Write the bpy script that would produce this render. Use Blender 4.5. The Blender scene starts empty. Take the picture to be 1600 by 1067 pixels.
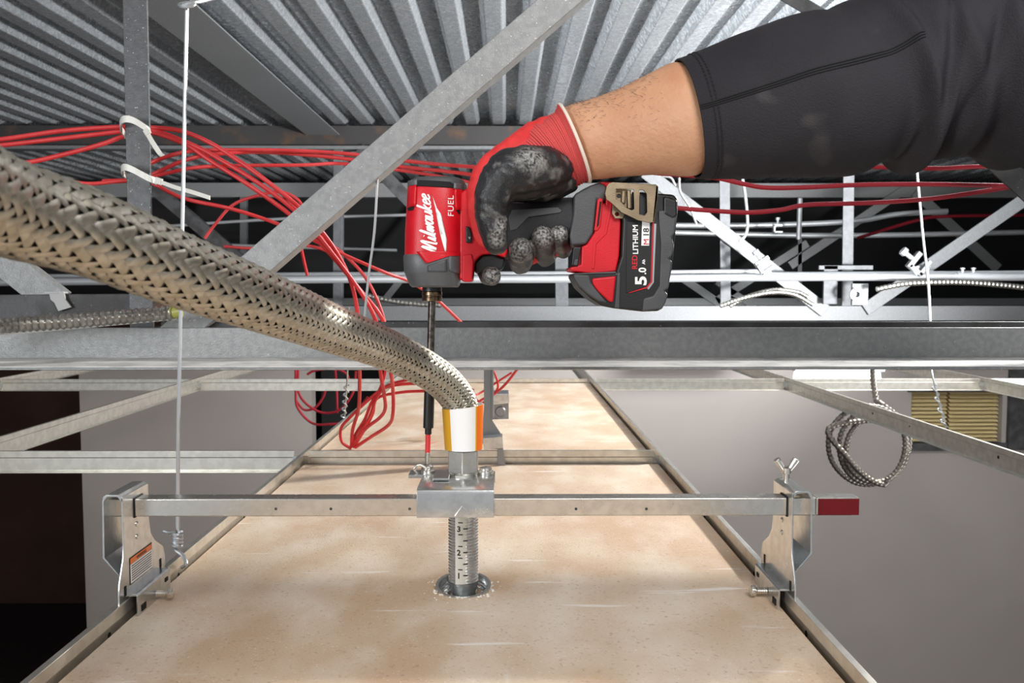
import bpy, bmesh, math, random
import numpy as np
from mathutils import Vector, Matrix, Euler
random.seed(7)
C = bpy.context.scene.collection
PI = math.pi
# ------------------------------------------------------------------ camera
CZ = 3.0
F = 1360.0
cam_d = bpy.data.cameras.new('camera'); cam = bpy.data.objects.new('camera', cam_d); C.objects.link(cam)
cam_d.sensor_width = 36; cam_d.lens = F * 36 / 1600
cam_d.clip_start = 0.01; cam_d.clip_end = 60
EUL = Euler((math.radians(90 - 3.66), 0, math.radians(-0.38)), 'XYZ')
cam.location = (0, 0, CZ); cam.rotation_euler = EUL
cam_d.dof.use_dof = True; cam_d.dof.focus_distance = 0.83; cam_d.dof.aperture_fstop = 22
bpy.context.scene.camera = cam
# ------------------------------------------------------------------ world, lights, exposure
w = bpy.data.worlds.new('world'); bpy.context.scene.world = w; w.use_nodes = True
w.node_tree.nodes['Background'].inputs[0].default_value = (0.93, 0.96, 1, 1)
w.node_tree.nodes['Background'].inputs[1].default_value = 0.42
def area(name, loc, target, size, power, color=(1, 1, 1), sy=None):
    l = bpy.data.lights.new(name, 'AREA'); o = bpy.data.objects.new(name, l); C.objects.link(o)
    l.energy = power; l.color = color; l.size = size
    if sy: l.shape = 'RECTANGLE'; l.size_y = sy
    o.location = loc
    o.rotation_euler = (Vector(target) - Vector(loc)).to_track_quat('-Z', 'Y').to_euler()
    return o
area('key_softbox', (1.55, 2.15, 3.72), (0.0, 0.85, 2.75), 0.12, 62, (1, 0.97, 0.93))
area('front_softbox', (0.3, -0.2, 3.7), (-0.05, 1.0, 2.9), 0.45, 11, (1, 0.98, 0.96))
dl = area('deck_light', (2.5, 2.4, 2.75), (1.3, 3.5, 3.95), 0.35, 230, (0.97, 0.985, 1)); dl.data.spread = math.radians(125)
area('deck_light_left', (-1.3, -0.7, 3.15), (1.3, 3.6, 3.95), 0.5, 18, (0.95, 0.98, 1))
area('room_light', (2.6, 1.4, 1.3), (0.8, 5.6, 1.7), 1.4, 45, (1, 0.97, 0.95))
sc = bpy.context.scene
sc.view_settings.view_transform = 'Standard'; sc.view_settings.look = 'None'
sc.view_settings.gamma = 1; sc.view_settings.use_curve_mapping = False
sc.view_settings.exposure = 0.0
# ------------------------------------------------------------------ helpers
ROT = EUL.to_matrix()
def P(px, py, Y):
    d = ROT @ Vector(((px - 800) / F, -(py - 533.5) / F, -1))
    t = Y / d.y
    return Vector((d.x * t, Y, CZ + d.z * t))
def PP(l): return [P(*a) for a in l]
def S(Y): return Y / F                                 # metres per pixel at depth Y

class MB:
    def __init__(s): s.v = []; s.f = []; s.m = []
    def add(s, vs, fs, mi=0):
        b = len(s.v); s.v += [tuple(x) for x in vs]; s.f += [tuple(b + i for i in f) for f in fs]; s.m += [mi] * len(fs)
        return s
    def box(s, lo, hi, mi=0):
        x0, y0, z0 = lo; x1, y1, z1 = hi
        return s.add([(x0,y0,z0),(x1,y0,z0),(x1,y1,z0),(x0,y1,z0),(x0,y0,z1),(x1,y0,z1),(x1,y1,z1),(x0,y1,z1)],
                     [(0,3,2,1),(4,5,6,7),(0,1,5,4),(1,2,6,5),(2,3,7,6),(3,0,4,7)], mi)
    def obox(s, c, ax, ay, az, h, mi=0):              # oriented box
        c = Vector(c); vs = []
        for k in (-1, 1):
            for i, j in ((-1,-1),(1,-1),(1,1),(-1,1)):
                vs.append(c + Vector(ax)*i*h[0] + Vector(ay)*j*h[1] + Vector(az)*k*h[2])
        return s.add(vs, [(0,3,2,1),(4,5,6,7),(0,1,5,4),(1,2,6,5),(2,3,7,6),(3,0,4,7)], mi)
    def extrude(s, prof, p0, p1, u, v, mi=0, caps=True):
        p0, p1, u, v = map(Vector, (p0, p1, u, v)); n = len(prof)
        vs = [p0 + u*a + v*b for a, b in prof] + [p1 + u*a + v*b for a, b in prof]
        fs = [(i, (i+1) % n, (i+1) % n + n, i + n) for i in range(n)]
        if caps: fs += [tuple(range(n))[::-1], tuple(range(n, 2*n))]
        return s.add(vs, fs, mi)
    def prism(s, poly, Y0, Y1, mi=0):                 # polygon facing -Y given as xz points, thickness Y0..Y1
        n = len(poly)
        vs = [(x, Y0, z) for x, z in poly] + [(x, Y1, z) for x, z in poly]
        return s.add(vs, [(i, (i+1) % n, (i+1) % n + n, i + n) for i in range(n)] + [tuple(range(n)), tuple(range(n, 2*n))[::-1]], mi)
    def tube(s, pts, r, n=10, cap=True, mi=0):
        pts = [Vector(p) for p in pts]; N = len(pts)
        rs = r if hasattr(r, '__len__') else [r] * N
        fr = frames(pts); vs = []
        for p, (t, a, b), q in zip(pts, fr, rs):
            for k in range(n):
                th = 2*PI*k/n; vs.append(p + a*(q*math.cos(th)) + b*(q*math.sin(th)))
        fs = [(i*n+k, i*n+(k+1) % n, (i+1)*n+(k+1) % n, (i+1)*n+k) for i in range(N-1) for k in range(n)]
        if cap: fs += [tuple(range(n))[::-1], tuple(range((N-1)*n, N*n))]
        return s.add(vs, fs, mi)
    def lathe(s, prof, base, axis=(0,0,1), n=32, mi=0, closed=False):   # prof: (radius, height)
        base = Vector(base); ax = Vector(axis).normalized(); q = ax.orthogonal().normalized(); r = ax.cross(q)
        vs = [base + ax*h + q*(R*math.cos(2*PI*k/n)) + r*(R*math.sin(2*PI*k/n)) for R, h in prof for k in range(n)]
        M = len(prof); fs = [(i*n+k, i*n+(k+1) % n, (i+1)*n+(k+1) % n, (i+1)*n+k) for i in range(M-1) for k in range(n)]
        if closed: fs += [((M-1)*n+k, (M-1)*n+(k+1) % n, (k+1) % n, k) for k in range(n)]
        else: fs += [tuple(range(n))[::-1], tuple(range((M-1)*n, M*n))]
        return s.add(vs, fs, mi)
    def sphere(s, c, r, n=10, sc=(1,1,1), mi=0):
        c = Vector(c); vs = [c + Vector((0,0,r*sc[2]))]; m = n//2
        for i in range(1, m):
            a = PI*i/m
            for k in range(n): vs.append(c + Vector((r*sc[0]*math.sin(a)*math.cos(2*PI*k/n), r*sc[1]*math.sin(a)*math.sin(2*PI*k/n), r*sc[2]*math.cos(a))))
        vs.append(c - Vector((0,0,r*sc[2]))); L = len(vs)-1
        fs = [(0, 1+k, 1+(k+1) % n) for k in range(n)]
        for i in range(m-2): fs += [(1+i*n+k, 1+(i+1)*n+k, 1+(i+1)*n+(k+1) % n, 1+i*n+(k+1) % n) for k in range(n)]
        fs += [(L, 1+(m-2)*n+(k+1) % n, 1+(m-2)*n+k) for k in range(n)]
        return s.add(vs, fs, mi)
def frames(pts):
    N = len(pts); out = []; a = None
    for i in range(N):
        t = (pts[min(i+1, N-1)] - pts[max(i-1, 0)]).normalized()
        if a is None: a = t.orthogonal().normalized()
        a = (a - t*a.dot(t)).normalized(); out.append((t, a, t.cross(a)))
    return out
def cr(pts, per=8):                                   # Catmull-Rom through the points
    pts = [Vector(p) for p in pts]; q = [pts[0]*2 - pts[1]] + pts + [pts[-1]*2 - pts[-2]]; out = []
    for i in range(1, len(q)-2):
        for k in range(per):
            t = k/per; p0, p1, p2, p3 = q[i-1:i+3]
            out.append(0.5*((2*p1) + (p2-p0)*t + (2*p0-5*p1+4*p2-p3)*t*t + (3*p1-p0-3*p2+p3)*t**3))
    out.append(pts[-1]); return out
WL = {}
def finish(o, bevel=0, smooth=True, seg=2, sharp=40):
    me = o.data
    if smooth:
        me.polygons.foreach_set('use_smooth', [True]*len(me.polygons))
        try: me.set_sharp_from_angle(angle=math.radians(sharp))
        except Exception: pass
    if bevel:
        b = o.modifiers.new('bevel', 'BEVEL'); b.width = bevel; b.segments = seg; b.limit_method = 'ANGLE'; b.angle_limit = math.radians(35); b.harden_normals = smooth
    return o
def mesh_of(name, mb, mats, off=(0,0,0)):
    me = bpy.data.meshes.new(name); off = Vector(off)
    me.from_pydata([tuple(Vector(v) - off) for v in mb.v], [], mb.f)
    for m in (mats if isinstance(mats, (list, tuple)) else [mats]): me.materials.append(m)
    if any(mb.m): me.polygons.foreach_set('material_index', mb.m)
    bm = bmesh.new(); bm.from_mesh(me); bmesh.ops.recalc_face_normals(bm, faces=bm.faces); bm.to_mesh(me); bm.free()
    me.update(); return me
def part(name, mb, mats, parent, bevel=0, smooth=True, label=None, stuff=False, seg=2, sharp=40, fin=True):
    off = WL[parent.name]
    o = bpy.data.objects.new(name, mesh_of(name, mb, mats, off)); C.objects.link(o); o.parent = parent
    WL[o.name] = off
    if label: o['label'] = label
    if stuff: o['kind'] = 'stuff'
    return finish(o, bevel, smooth, seg, sharp) if fin else o
def tag(o, label=None, cat=None, group=None, kind=None):
    if label: o['label'] = label
    if cat: o['category'] = cat
    if group: o['group'] = group
    if kind: o['kind'] = kind
    return o
def thing(name, loc, label, cat, group=None):
    o = bpy.data.objects.new(name, None); C.objects.link(o); o.location = loc; o.empty_display_size = .02
    WL[o.name] = Vector(loc); return tag(o, label, cat, group)
def single(name, mb, mats, label=None, cat=None, group=None, kind=None, bevel=0, smooth=True, sharp=40):
    v = np.array(mb.v); off = Vector(((v[:,0].min()+v[:,0].max())/2, (v[:,1].min()+v[:,1].max())/2, v[:,2].min()))
    o = bpy.data.objects.new(name, mesh_of(name, mb, mats, off)); C.objects.link(o); o.location = off
    WL[o.name] = off
    return tag(finish(o, bevel, smooth, 2, sharp), label, cat, group, kind)

# ------------------------------------------------------------------ materials
def lin(c):
    return tuple(((x/255)/12.92 if x/255 <= .04045 else ((x/255+.055)/1.055)**2.4) for x in c) + (1,)
def mat(name, col, metal=0, rough=.5, col2=None, scale=20, detail=4, lo=.4, hi=.6, bump=0, bscale=None, rvar=0,
        speck=None, sscale=300, sth=.7, stretch=None, emit=0, spec=None, coord='Object', voro=False, coat=0):
    m = bpy.data.materials.new(name); m.use_nodes = True; nt = m.node_tree; N = nt.nodes; L = nt.links
    b = N['Principled BSDF']; b.inputs['Metallic'].default_value = metal; b.inputs['Roughness'].default_value = rough
    c1 = lin(col); b.inputs['Base Color'].default_value = c1
    if spec is not None: b.inputs['Specular IOR Level'].default_value = spec
    if coat: b.inputs['Coat Weight'].default_value = coat; b.inputs['Coat Roughness'].default_value = .15
    if emit: b.inputs['Emission Color'].default_value = c1; b.inputs['Emission Strength'].default_value = emit
    tc = N.new('ShaderNodeTexCoord'); mp = N.new('ShaderNodeMapping'); L.new(tc.outputs[coord], mp.inputs[0])
    if stretch: mp.inputs['Scale'].default_value = stretch
    cur = None
    if col2 is not None:
        if voro:
            n = N.new('ShaderNodeTexVoronoi'); n.inputs['Scale'].default_value = scale; out = n.outputs['Color']
            sp = N.new('ShaderNodeSeparateColor'); L.new(out, sp.inputs[0]); out = sp.outputs[0]
        else:
            n = N.new('ShaderNodeTexNoise'); n.inputs['Scale'].default_value = scale; n.inputs['Detail'].default_value = detail; out = n.outputs[0]
        L.new(mp.outputs[0], n.inputs['Vector'])
        r = N.new('ShaderNodeMapRange'); r.inputs['From Min'].default_value = lo; r.inputs['From Max'].default_value = hi; L.new(out, r.inputs[0])
        x = N.new('ShaderNodeMix'); x.data_type = 'RGBA'; x.inputs[6].default_value = c1; x.inputs[7].default_value = lin(col2)
        L.new(r.outputs[0], x.inputs[0]); cur = x.outputs[2]
        if rvar:
            rr = N.new('ShaderNodeMapRange'); rr.inputs['To Min'].default_value = rough - rvar; rr.inputs['To Max'].default_value = rough + rvar
            L.new(out, rr.inputs[0]); L.new(rr.outputs[0], b.inputs['Roughness'])
    if speck is not None:
        n = N.new('ShaderNodeTexNoise'); n.inputs['Scale'].default_value = sscale; n.inputs['Detail'].default_value = 2; L.new(mp.outputs[0], n.inputs['Vector'])
        r = N.new('ShaderNodeMapRange'); r.inputs['From Min'].default_value = sth; r.inputs['From Max'].default_value = sth + .05; L.new(n.outputs[0], r.inputs[0])
        x = N.new('ShaderNodeMix'); x.data_type = 'RGBA'; x.inputs[6].default_value = c1; x.inputs[7].default_value = lin(speck)
        if cur is not None: L.new(cur, x.inputs[6])
        L.new(r.outputs[0], x.inputs[0]); cur = x.outputs[2]
    if cur is not None: L.new(cur, b.inputs['Base Color'])
    if bump:
        n = N.new('ShaderNodeTexNoise'); n.inputs['Scale'].default_value = bscale or scale*3; n.inputs['Detail'].default_value = 3; L.new(mp.outputs[0], n.inputs['Vector'])
        bp = N.new('ShaderNodeBump'); bp.inputs['Strength'].default_value = bump; bp.inputs['Distance'].default_value = .002
        L.new(n.outputs[0], bp.inputs['Height']); L.new(bp.outputs[0], b.inputs['Normal'])
    return m
GALV = mat('galvanised_steel', (214,216,215), .9, .25, (198,200,200), 90, 3, rvar=.06, bump=.05, bscale=250)
GALV_TEE = mat('galvanised_grid_steel', (222,218,208), .85, .33, (208,204,194), 60, 3, rvar=.04, bump=.03, bscale=150)
DECK = mat('galvanised_deck_sheet', (214,217,220), .75, .3, (178,182,186), 90, 2, .25, .75, voro=True, rvar=.08, bump=.06, bscale=60, speck=(235,238,240), sscale=90, sth=.68)
PAINT = mat('grey_primer_steel', (120,121,122), .3, .5, (112,113,114), 120, 4, bump=.25, bscale=500, speck=(215,216,216), sscale=420, sth=.7)
PAINTL = mat('light_grey_primer_steel', (150,151,150), .25, .45, (138,139,139), 140, 4, bump=.3, bscale=500, speck=(225,225,223), sscale=420, sth=.7)
PAINTF = mat('far_primer_steel', (104,105,107), .3, .55, (94,95,97), 40, 3, speck=(160,160,160), sscale=200, sth=.7)  # plain grey primer, set darker for the far webs and bracket plates
PAINTD = mat('dark_primer_steel', (84,84,85), .3, .55, (62,61,61), 18, 4, bump=.2, bscale=300, speck=(150,150,150), sscale=350, sth=.72)
RUST = mat('rusty_steel', (70,62,56), .2, .7, (116,78,52), 14, 6, bump=.4, bscale=200)
CHROME = mat('bright_steel', (224,221,214), .95, .26, (214,210,202), 90, 2, rvar=.06, bump=.04, bscale=300)
BRAIDM = mat('stainless_braid_wire', (198,193,180), .92, .42, (180,174,158), 160, 2, rvar=.05)
DARKCORE = mat('dark_hose_core', (46,43,38), .2, .6)
CONDUIT = mat('white_grey_conduit', (212,214,216), .55, .3)
TILE = None
RED = mat('red_plastic', (206,18,34), 0, .38, (196,14,30), 30, 3, bump=.12, bscale=900, spec=.45)
REDW = mat('red_cable_jacket', (212,58,60), 0, .4, (200,46,50), 25, 3)
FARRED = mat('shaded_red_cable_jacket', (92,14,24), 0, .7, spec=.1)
REDD = mat('dark_red_cable_jacket', (160,24,40), 0, .45)
BLK = mat('black_plastic', (24,24,25), 0, .38, (30,30,31), 40, 2, bump=.08, bscale=900)
GREYP = mat('charcoal_plastic', (74,75,77), 0, .48, (64,65,67), 30, 3, bump=.15, bscale=900)
NOSE = mat('grey_nose_rubber', (98,99,101), .1, .42, (84,85,87), 30, 3, bump=.1, bscale=900)
RUB = mat('dark_rubber_grip', (48,49,51), 0, .6, (40,41,43), 60, 3, bump=.5, bscale=1400)
BRONZE = mat('bronze_clip_steel', (150,134,110), .85, .42, (134,118,96), 60, 3, bump=.1, bscale=900)
HEX = mat('dark_bit_steel', (104,98,92), .9, .35, (70,64,58), 200, 3)
COLLET = mat('bronze_collet_steel', (128,108,86), .95, .3, (90,74,58), 300, 2)
WHITEP = mat('white_print', (238,238,236), 0, .4)
WHITEL = mat('white_label', (240,240,240), 0, .3)
YEL = mat('yellow_reflection_colour', (214,160,44), 0, .3)  # yellow reflection on the sleeve, put into the colour
ORG = mat('orange_print_and_reflection', (232,110,22), 0, .3)  # printed warning header, and the sleeve's painted orange reflection
REDP = mat('red_print', (200,24,34), 0, .4)
SILVP = mat('silver_print', (170,172,174), .5, .4)
BLKP = mat('black_print', (16,16,16), 0, .5)
NYL = mat('natural_nylon', (224,222,214), 0, .4)
WIREM = mat('hanger_wire_steel', (196,198,200), .7, .35)
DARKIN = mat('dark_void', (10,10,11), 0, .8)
REDBAR = mat('red_painted_steel', (120,22,28), .4, .35)

def tile_material():
    m = bpy.data.materials.new('dusty_paper_faced_board'); m.use_nodes = True; nt = m.node_tree; N = nt.nodes; L = nt.links
    b = N['Principled BSDF']; b.inputs['Roughness'].default_value = .75
    tc = N.new('ShaderNodeTexCoord')
    def noise(scale, det, sx=(1,1,1), rot=0):
        mp = N.new('ShaderNodeMapping'); mp.inputs['Scale'].default_value = sx; mp.inputs['Rotation'].default_value = (0,0,rot)
        L.new(tc.outputs['Object'], mp.inputs[0]); n = N.new('ShaderNodeTexNoise'); n.inputs['Scale'].default_value = scale
        n.inputs['Detail'].default_value = det; L.new(mp.outputs[0], n.inputs[0]); return n.outputs[0]
    def rng(o, a, c, d=1.):
        r = N.new('ShaderNodeMapRange'); r.inputs['From Min'].default_value = a; r.inputs['From Max'].default_value = c; r.inputs['To Max'].default_value = d
        L.new(o, r.inputs[0]); return r.outputs[0]
    def mix(a, bcol, f):
        x = N.new('ShaderNodeMix'); x.data_type = 'RGBA'
        if isinstance(a, tuple): x.inputs[6].default_value = a
        else: L.new(a, x.inputs[6])
        x.inputs[7].default_value = bcol; L.new(f, x.inputs[0]); return x.outputs[2]
    c = mix(lin((196,164,134)), lin((212,190,166)), rng(noise(7, 5), .3, .68))
    c = mix(c, lin((228,216,200)), rng(noise(16, 8, (1,.6,1)), .42, .75, .85))
    c = mix(c, lin((150,112,82)), rng(noise(260, 2), .6, .75, .45))
    c = mix(c, lin((236,230,222)), rng(noise(420, 2), .66, .72, .5))
    c = mix(c, lin((238,232,226)), rng(noise(14, 6, (.45,4,1), .1), .66, .72, .8))
    c = mix(c, lin((238,232,226)), rng(noise(9, 6, (3,.6,1), .7), .71, .78, .6))
    L.new(c, b.inputs['Base Color'])
    bp = N.new('ShaderNodeBump'); bp.inputs['Strength'].default_value = .35; bp.inputs['Distance'].default_value = .001
    L.new(noise(500, 3), bp.inputs['Height']); L.new(bp.outputs[0], b.inputs['Normal'])
    return m
TILE = tile_material()

# ------------------------------------------------------------------ the setting
WALLM = mat('painted_wall', (164,155,148), 0, .5, (156,147,141), .8, 3)
WALLD = mat('dark_wall', (104,74,60), 0, .7, (92,64,52), 2, 3)
BLACKW = mat('black_painted_wall', (30,30,31), 0, .8)
FLOORM = mat('dark_carpet_floor', (52,44,42), 0, .9, (40,34,32), 30, 4)
single('floor', MB().box((-6.5,-1.5,-.1), (6.5,8.4,0)), FLOORM, kind='structure', smooth=False)
single('wall_left', MB().box((-6.6,-1.5,0), (-6.5,8.4,4.1)), WALLD, kind='structure', smooth=False)
single('wall_right', MB().box((6.5,-1.5,0), (6.6,8.4,4.1)), BLACKW, kind='structure', smooth=False)
single('wall_back', MB().box((-6.6,8.3,0), (6.6,8.4,4.1)), [BLACKW], kind='structure', smooth=False)
single('wall_corridor', MB().box((-6.5,8.1,0), (-2.8,8.25,2.7)), [WALLD], kind='structure', smooth=False)
WY = 5.6
xl = P(130, 800, WY).x; dx0 = P(487, 640, WY).x; dx1 = P(602, 640, WY).x
wtop = CZ - .315
wx0 = P(1424, 640, WY).x; wx1 = P(1566, 640, WY).x; wz1 = P(1400, 612, WY).z; wz0 = P(1400, 692, WY).z
mb = MB(); mb.box((xl, WY, 0), (dx0, WY+.12, wtop)); mb.box((dx1, WY, 0), (wx0, WY+.12, wtop))
mb.box((wx0, WY, 0), (wx1, WY+.12, wz0)); mb.box((wx0, WY, wz1), (wx1, WY+.12, wtop)); mb.box((wx1, WY, 0), (6.5, WY+.12, wtop))
mb.box((xl, WY+.12, 0), (xl+.12, 8.1, wtop))
single('wall_partition', mb, WALLM, kind='structure', smooth=False)
# dark doorway slab
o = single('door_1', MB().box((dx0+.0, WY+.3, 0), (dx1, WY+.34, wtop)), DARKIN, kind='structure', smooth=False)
# window with yellow blind
mb = MB(); t = .05
mb.box((wx0-.03, WY-.02, wz0-t), (wx1+.03, WY+.03, wz0)); mb.box((wx0-.03, WY-.02, wz1), (wx1+.03, WY+.03, wz1+.02))
wroot = single('window_1', mb, PAINTD, kind='structure', smooth=False)
BL = mat('yellow_blind_slat', (226,206,152), 0, .5)
nsl = 13; slat_me = None
for hx0, hx1 in ((wx0, wx0+.43*(wx1-wx0)), (wx0+.45*(wx1-wx0), wx1)):
    for k in range(nsl):
        z = wz0 + (k+.5)*(wz1-wz0)/nsl
        b_ = MB().obox(((hx0+hx1)/2, WY+.05, z), (1,0,0), (0,.86,.5), (0,-.5,.86), ((hx1-hx0)/2-.003, .016, .001))
        part('blind_slat', b_, BL, wroot, smooth=False)
part('window_pane', MB().box((wx0, WY+.1, wz0), (wx1, WY+.11, wz1)), mat('warm_window', (120,98,60), 0, .3), wroot, smooth=False)
# dark post right of the blind
single('trim_1', MB().box((wx1+.03, WY-.03, P(1570,702,WY).z), (wx1+.2, WY, wtop)), PAINTD, kind='structure', smooth=False)
# ------------------------------------------------------------------ corrugated deck
DZ = CZ + .93; pitch = .152
root = bpy.data.objects.new('ceiling', None); C.objects.link(root); root.location = (0, 0, DZ); root['kind'] = 'structure'; WL['ceiling'] = Vector((0,0,DZ))
prof = []
for k in range(6):
    x = k*pitch
    prof += [(x, 0), (x+.004, -.001), (x+.058, -.001), (x+.062, 0), (x+.078, .042), (x+.134, .042)]
prof.append((6*pitch, 0)); prof.append((6*pitch+.025, 0))
pr = MB(); n = len(prof)
ys = [-1.4, 5.12, 8.3]
for sgi in range(2):
    y0, y1 = ys[sgi], ys[sgi+1] + (.02 if sgi == 0 else 0); dz = .003*sgi
    low = [(x, z+dz) for x, z in prof]; up = [(x, z+dz+.0015) for x, z in prof][::-1]
    pr.extrude(low+up, (0, y0, 0), (0, y1, 0), (1,0,0), (0,0,1))
me = mesh_of('deck_panel', pr, DECK)
for k in range(-7, 7):
    o = bpy.data.objects.new('deck_panel', me); C.objects.link(o); o.parent = root; o.location = (k*6*pitch + .075, 0, .0008*(k % 2))
# ------------------------------------------------------------------ joists
def flat(px0, py0, px1, py1, Y, wpx, leg=1, th=.004, legd=.035):
    a = P(px0, py0, Y); b = P(px1, py1, Y); d = (b-a).normalized(); u = Vector((-d.z, 0, d.x)) * leg
    wd = wpx*S(Y)/2
    prof = [(-wd,0),(wd,0),(wd,legd),(wd-th,legd),(wd-th,th),(-wd,th)]
    return MB().extrude(prof, a, b, u, (0,1,0))
# near joist: bottom chord of two angles
J1 = 1.1
joist = thing('steel_joist', (0, J1, P(800,577,J1-.06).z), 'grey painted steel joist crossing the frame just behind the drill, speckled bottom chord', 'joist')
zb = P(800, 560, J1).z; zt = P(800, 512, J1).z
lip = .003
L_ = [(0,0),(0,zt-zb),(.006,zt-zb),(.006,0)]
mb = MB().extrude([(0,-lip),(0,0),(.122,0),(.122,zt-zb),(.128,zt-zb),(.128,-lip)], (-1.6, J1-.122, zb), (1.6, J1-.122, zb), (0,1,0), (0,0,1))
part('bottom_chord', mb, PAINTL, joist, .0012)
mb = MB().extrude([(0,0),(0,zt-zb+.006),(.006,zt-zb+.006),(.006,-.0)], (-.45, J1+.035, zb), (1.6, J1+.035, zb), (0,1,0), (0,0,1))
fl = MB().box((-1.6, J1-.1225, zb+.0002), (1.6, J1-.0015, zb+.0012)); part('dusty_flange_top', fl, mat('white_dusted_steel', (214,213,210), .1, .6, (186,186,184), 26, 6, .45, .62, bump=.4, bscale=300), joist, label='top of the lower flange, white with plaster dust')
part('rear_bottom_chord', mb, PAINTD, joist, .001)
part('diagonal_web', flat(258, 535, 1200, -282, 1.118, 46, -1), PAINTL, joist, .001)

part('vertical_web', flat(205, -260, 221, 520, 1.135, 37, -1, .005, .03), mat('mid_primer_steel', (92,93,95), .3, .5, (84,85,87), 120, 3, bump=.25, bscale=500, speck=(205,206,206), sscale=420, sth=.7), joist, .001)
part('diagonal_web', flat(-150, 289, 88, 475, 1.283, 46, 1, .004, .02), PAINTL, joist, .001)
mb = MB().extrude([(0,0),(.04,0),(.04,.055),(.034,.055),(.034,.006),(0,.006)], (-1.6, J1-.03, DZ-.06), (1.6, J1-.03, DZ-.06), (0,1,0), (0,0,1))
part('top_chord', mb, PAINT, joist, .001)
# short stub chord on the left
a = P(-60, 461, 1.27); b = P(236, 459, 1.27); h = (P(0,461,1.27)-P(0,499,1.27)).z
mb = MB().extrude([(0,0),(0,-h),(.006,-h),(.006,-.006),(.05,-.006),(.05,0)], a, b, (0,1,0), (0,0,1))
stub = single('steel_angle', mb, PAINTD, 'dark grey steel angle stub with a taped strap, left behind the braided hose', 'steel angle', bevel=.001)
mb = MB(); mb.obox(P(270, 478, 1.27), (1,0,0), (0,1,0), (0,0,1), (.028,.02,.018))
single('steel_bracket', mb, RUST, 'small rusty brown steel end plate behind the braided hose', 'steel plate', bevel=.003)
mb = MB().prism([(P(x,y,1.262).x, P(x,y,1.262).z) for x, y in ((77,459),(99,455),(102,468),(111,480),(91,486),(85,473),(79,468))], 1.262, 1.265)
mb.obox(P(88,457,1.275), (1,0,0), (0,1,0), (0,0,1), (.010,.014,.0012))
single('tape_strip', mb, mat('grey_tape', (176,176,174), 0, .5), 'crumpled grey strip of tape folded over the edge of the dark steel angle', 'tape')
# running beam on the left under the deck, along the deck ribs
bx = lambda px, h: (px-791)/446*h
zb2 = CZ+.86; x0 = bx(198,.86); x1 = bx(297,.86)
mb = MB().extrude([(x0,0),(x1,0),(x1,.006),(x0+.006,.006),(x0+.006,.068),(x0,.068)], (0,-1.4,zb2), (0,5.05,zb2), (1,0,0), (0,0,1))
single('steel_beam', mb, PAINT, 'dark grey steel angle running away under the deck ribs, upper left', 'steel beam', bevel=.002)
# second joist
J2 = 5.05
j2 = thing('steel_joist', (0, J2, P(800,500,J2).z), 'far grey steel joist of crossed webs carrying the deck, behind the arm and battery', 'joist')
def bar_px(Y, py0, py1, x0, x1, dep=.05, mi=0):
    za = P(800, py0, Y).z; zb_ = P(800, py1, Y).z
    return MB().extrude([(0,zb_),(0,za),(.008,za),(.008,zb_+.008),(dep,zb_+.008),(dep,zb_)], (x0, Y, 0), (x1, Y, 0), (0,1,0), (0,0,1))
part('top_chord', bar_px(J2, 197, 232, -6.4, 6.4, .12), mat('dark_rust_tinged_steel', (56,54,53), .2, .6, (92,68,50), 9, 5, .55, .75), j2)
mb = bar_px(J2-.03, 228, 233, -6.4, 6.4, .08); part('top_chord_flange', mb, PAINT, j2)
part('bottom_chord', bar_px(J2, 478, 501, -6.4, 6.4, .08), PAINT, j2, .002)
for a_ in ((1132,232,1134,478,16),(1327,232,1324,478,17),(528,232,527,478,14),(876,232,878,478,20)):
    part('vertical_web', flat(*a_[:4], J2+.01, a_[4], 1, .01, .06), PAINTF, j2, .002)
for a_ in ((1008,268,1290,486,21),(1640,285,1352,484,20),(560,232,655,330,20),(235,290,400,430,20)):
    part('diagonal_web', flat(*a_[:4], J2-.02, a_[4], 1, .01, .05), PAINT if a_[0] > 900 else PAINTD, j2, .002)
# third joist
J3 = 7.5
j3 = thing('steel_joist', (0, J3, P(800,475,J3).z), 'farthest steel joist against the black wall, with a bright lower flange at the right', 'joist')
part('top_chord', bar_px(J3, 286, 308, -6.4, 6.4, .1), PAINTL, j3)
part('bottom_chord', bar_px(J3, 466, 477, -6.4, 6.4, .1), PAINTL, j3)
for a_ in ((1235,415,1420,292,13),(1120,470,1262,380,12),(1060,430,1130,478,12),(1430,300,1560,420,16),(1180,480,1120,440,10),(600,470,720,320,10)):
    part('diagonal_web', flat(*a_[:4], J3-.02, a_[4], 1, .01, .05), PAINTL, j3)
for a_ in ((1250,308,1250,470,6),(980,308,980,470,10),(380,308,380,470,10)):
    part('vertical_web', flat(*a_[:4], J3-.02, a_[4], 1, .01, .05), PAINT, j3)
# dark diagonal at upper right
single('steel_brace', flat(1500, 195, 1720, 395, 1.25, 40, 1), PAINTD, 'dark olive grey steel brace emerging from under the black sleeve at the right edge', 'steel brace', bevel=.001)
single('steel_brace', flat(1175, -40, 1290, 28, 2.2, 22, 1), PAINTD, 'dark steel brace end above the shoulder of the black sleeve, top edge', 'steel brace', bevel=.001)
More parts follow.
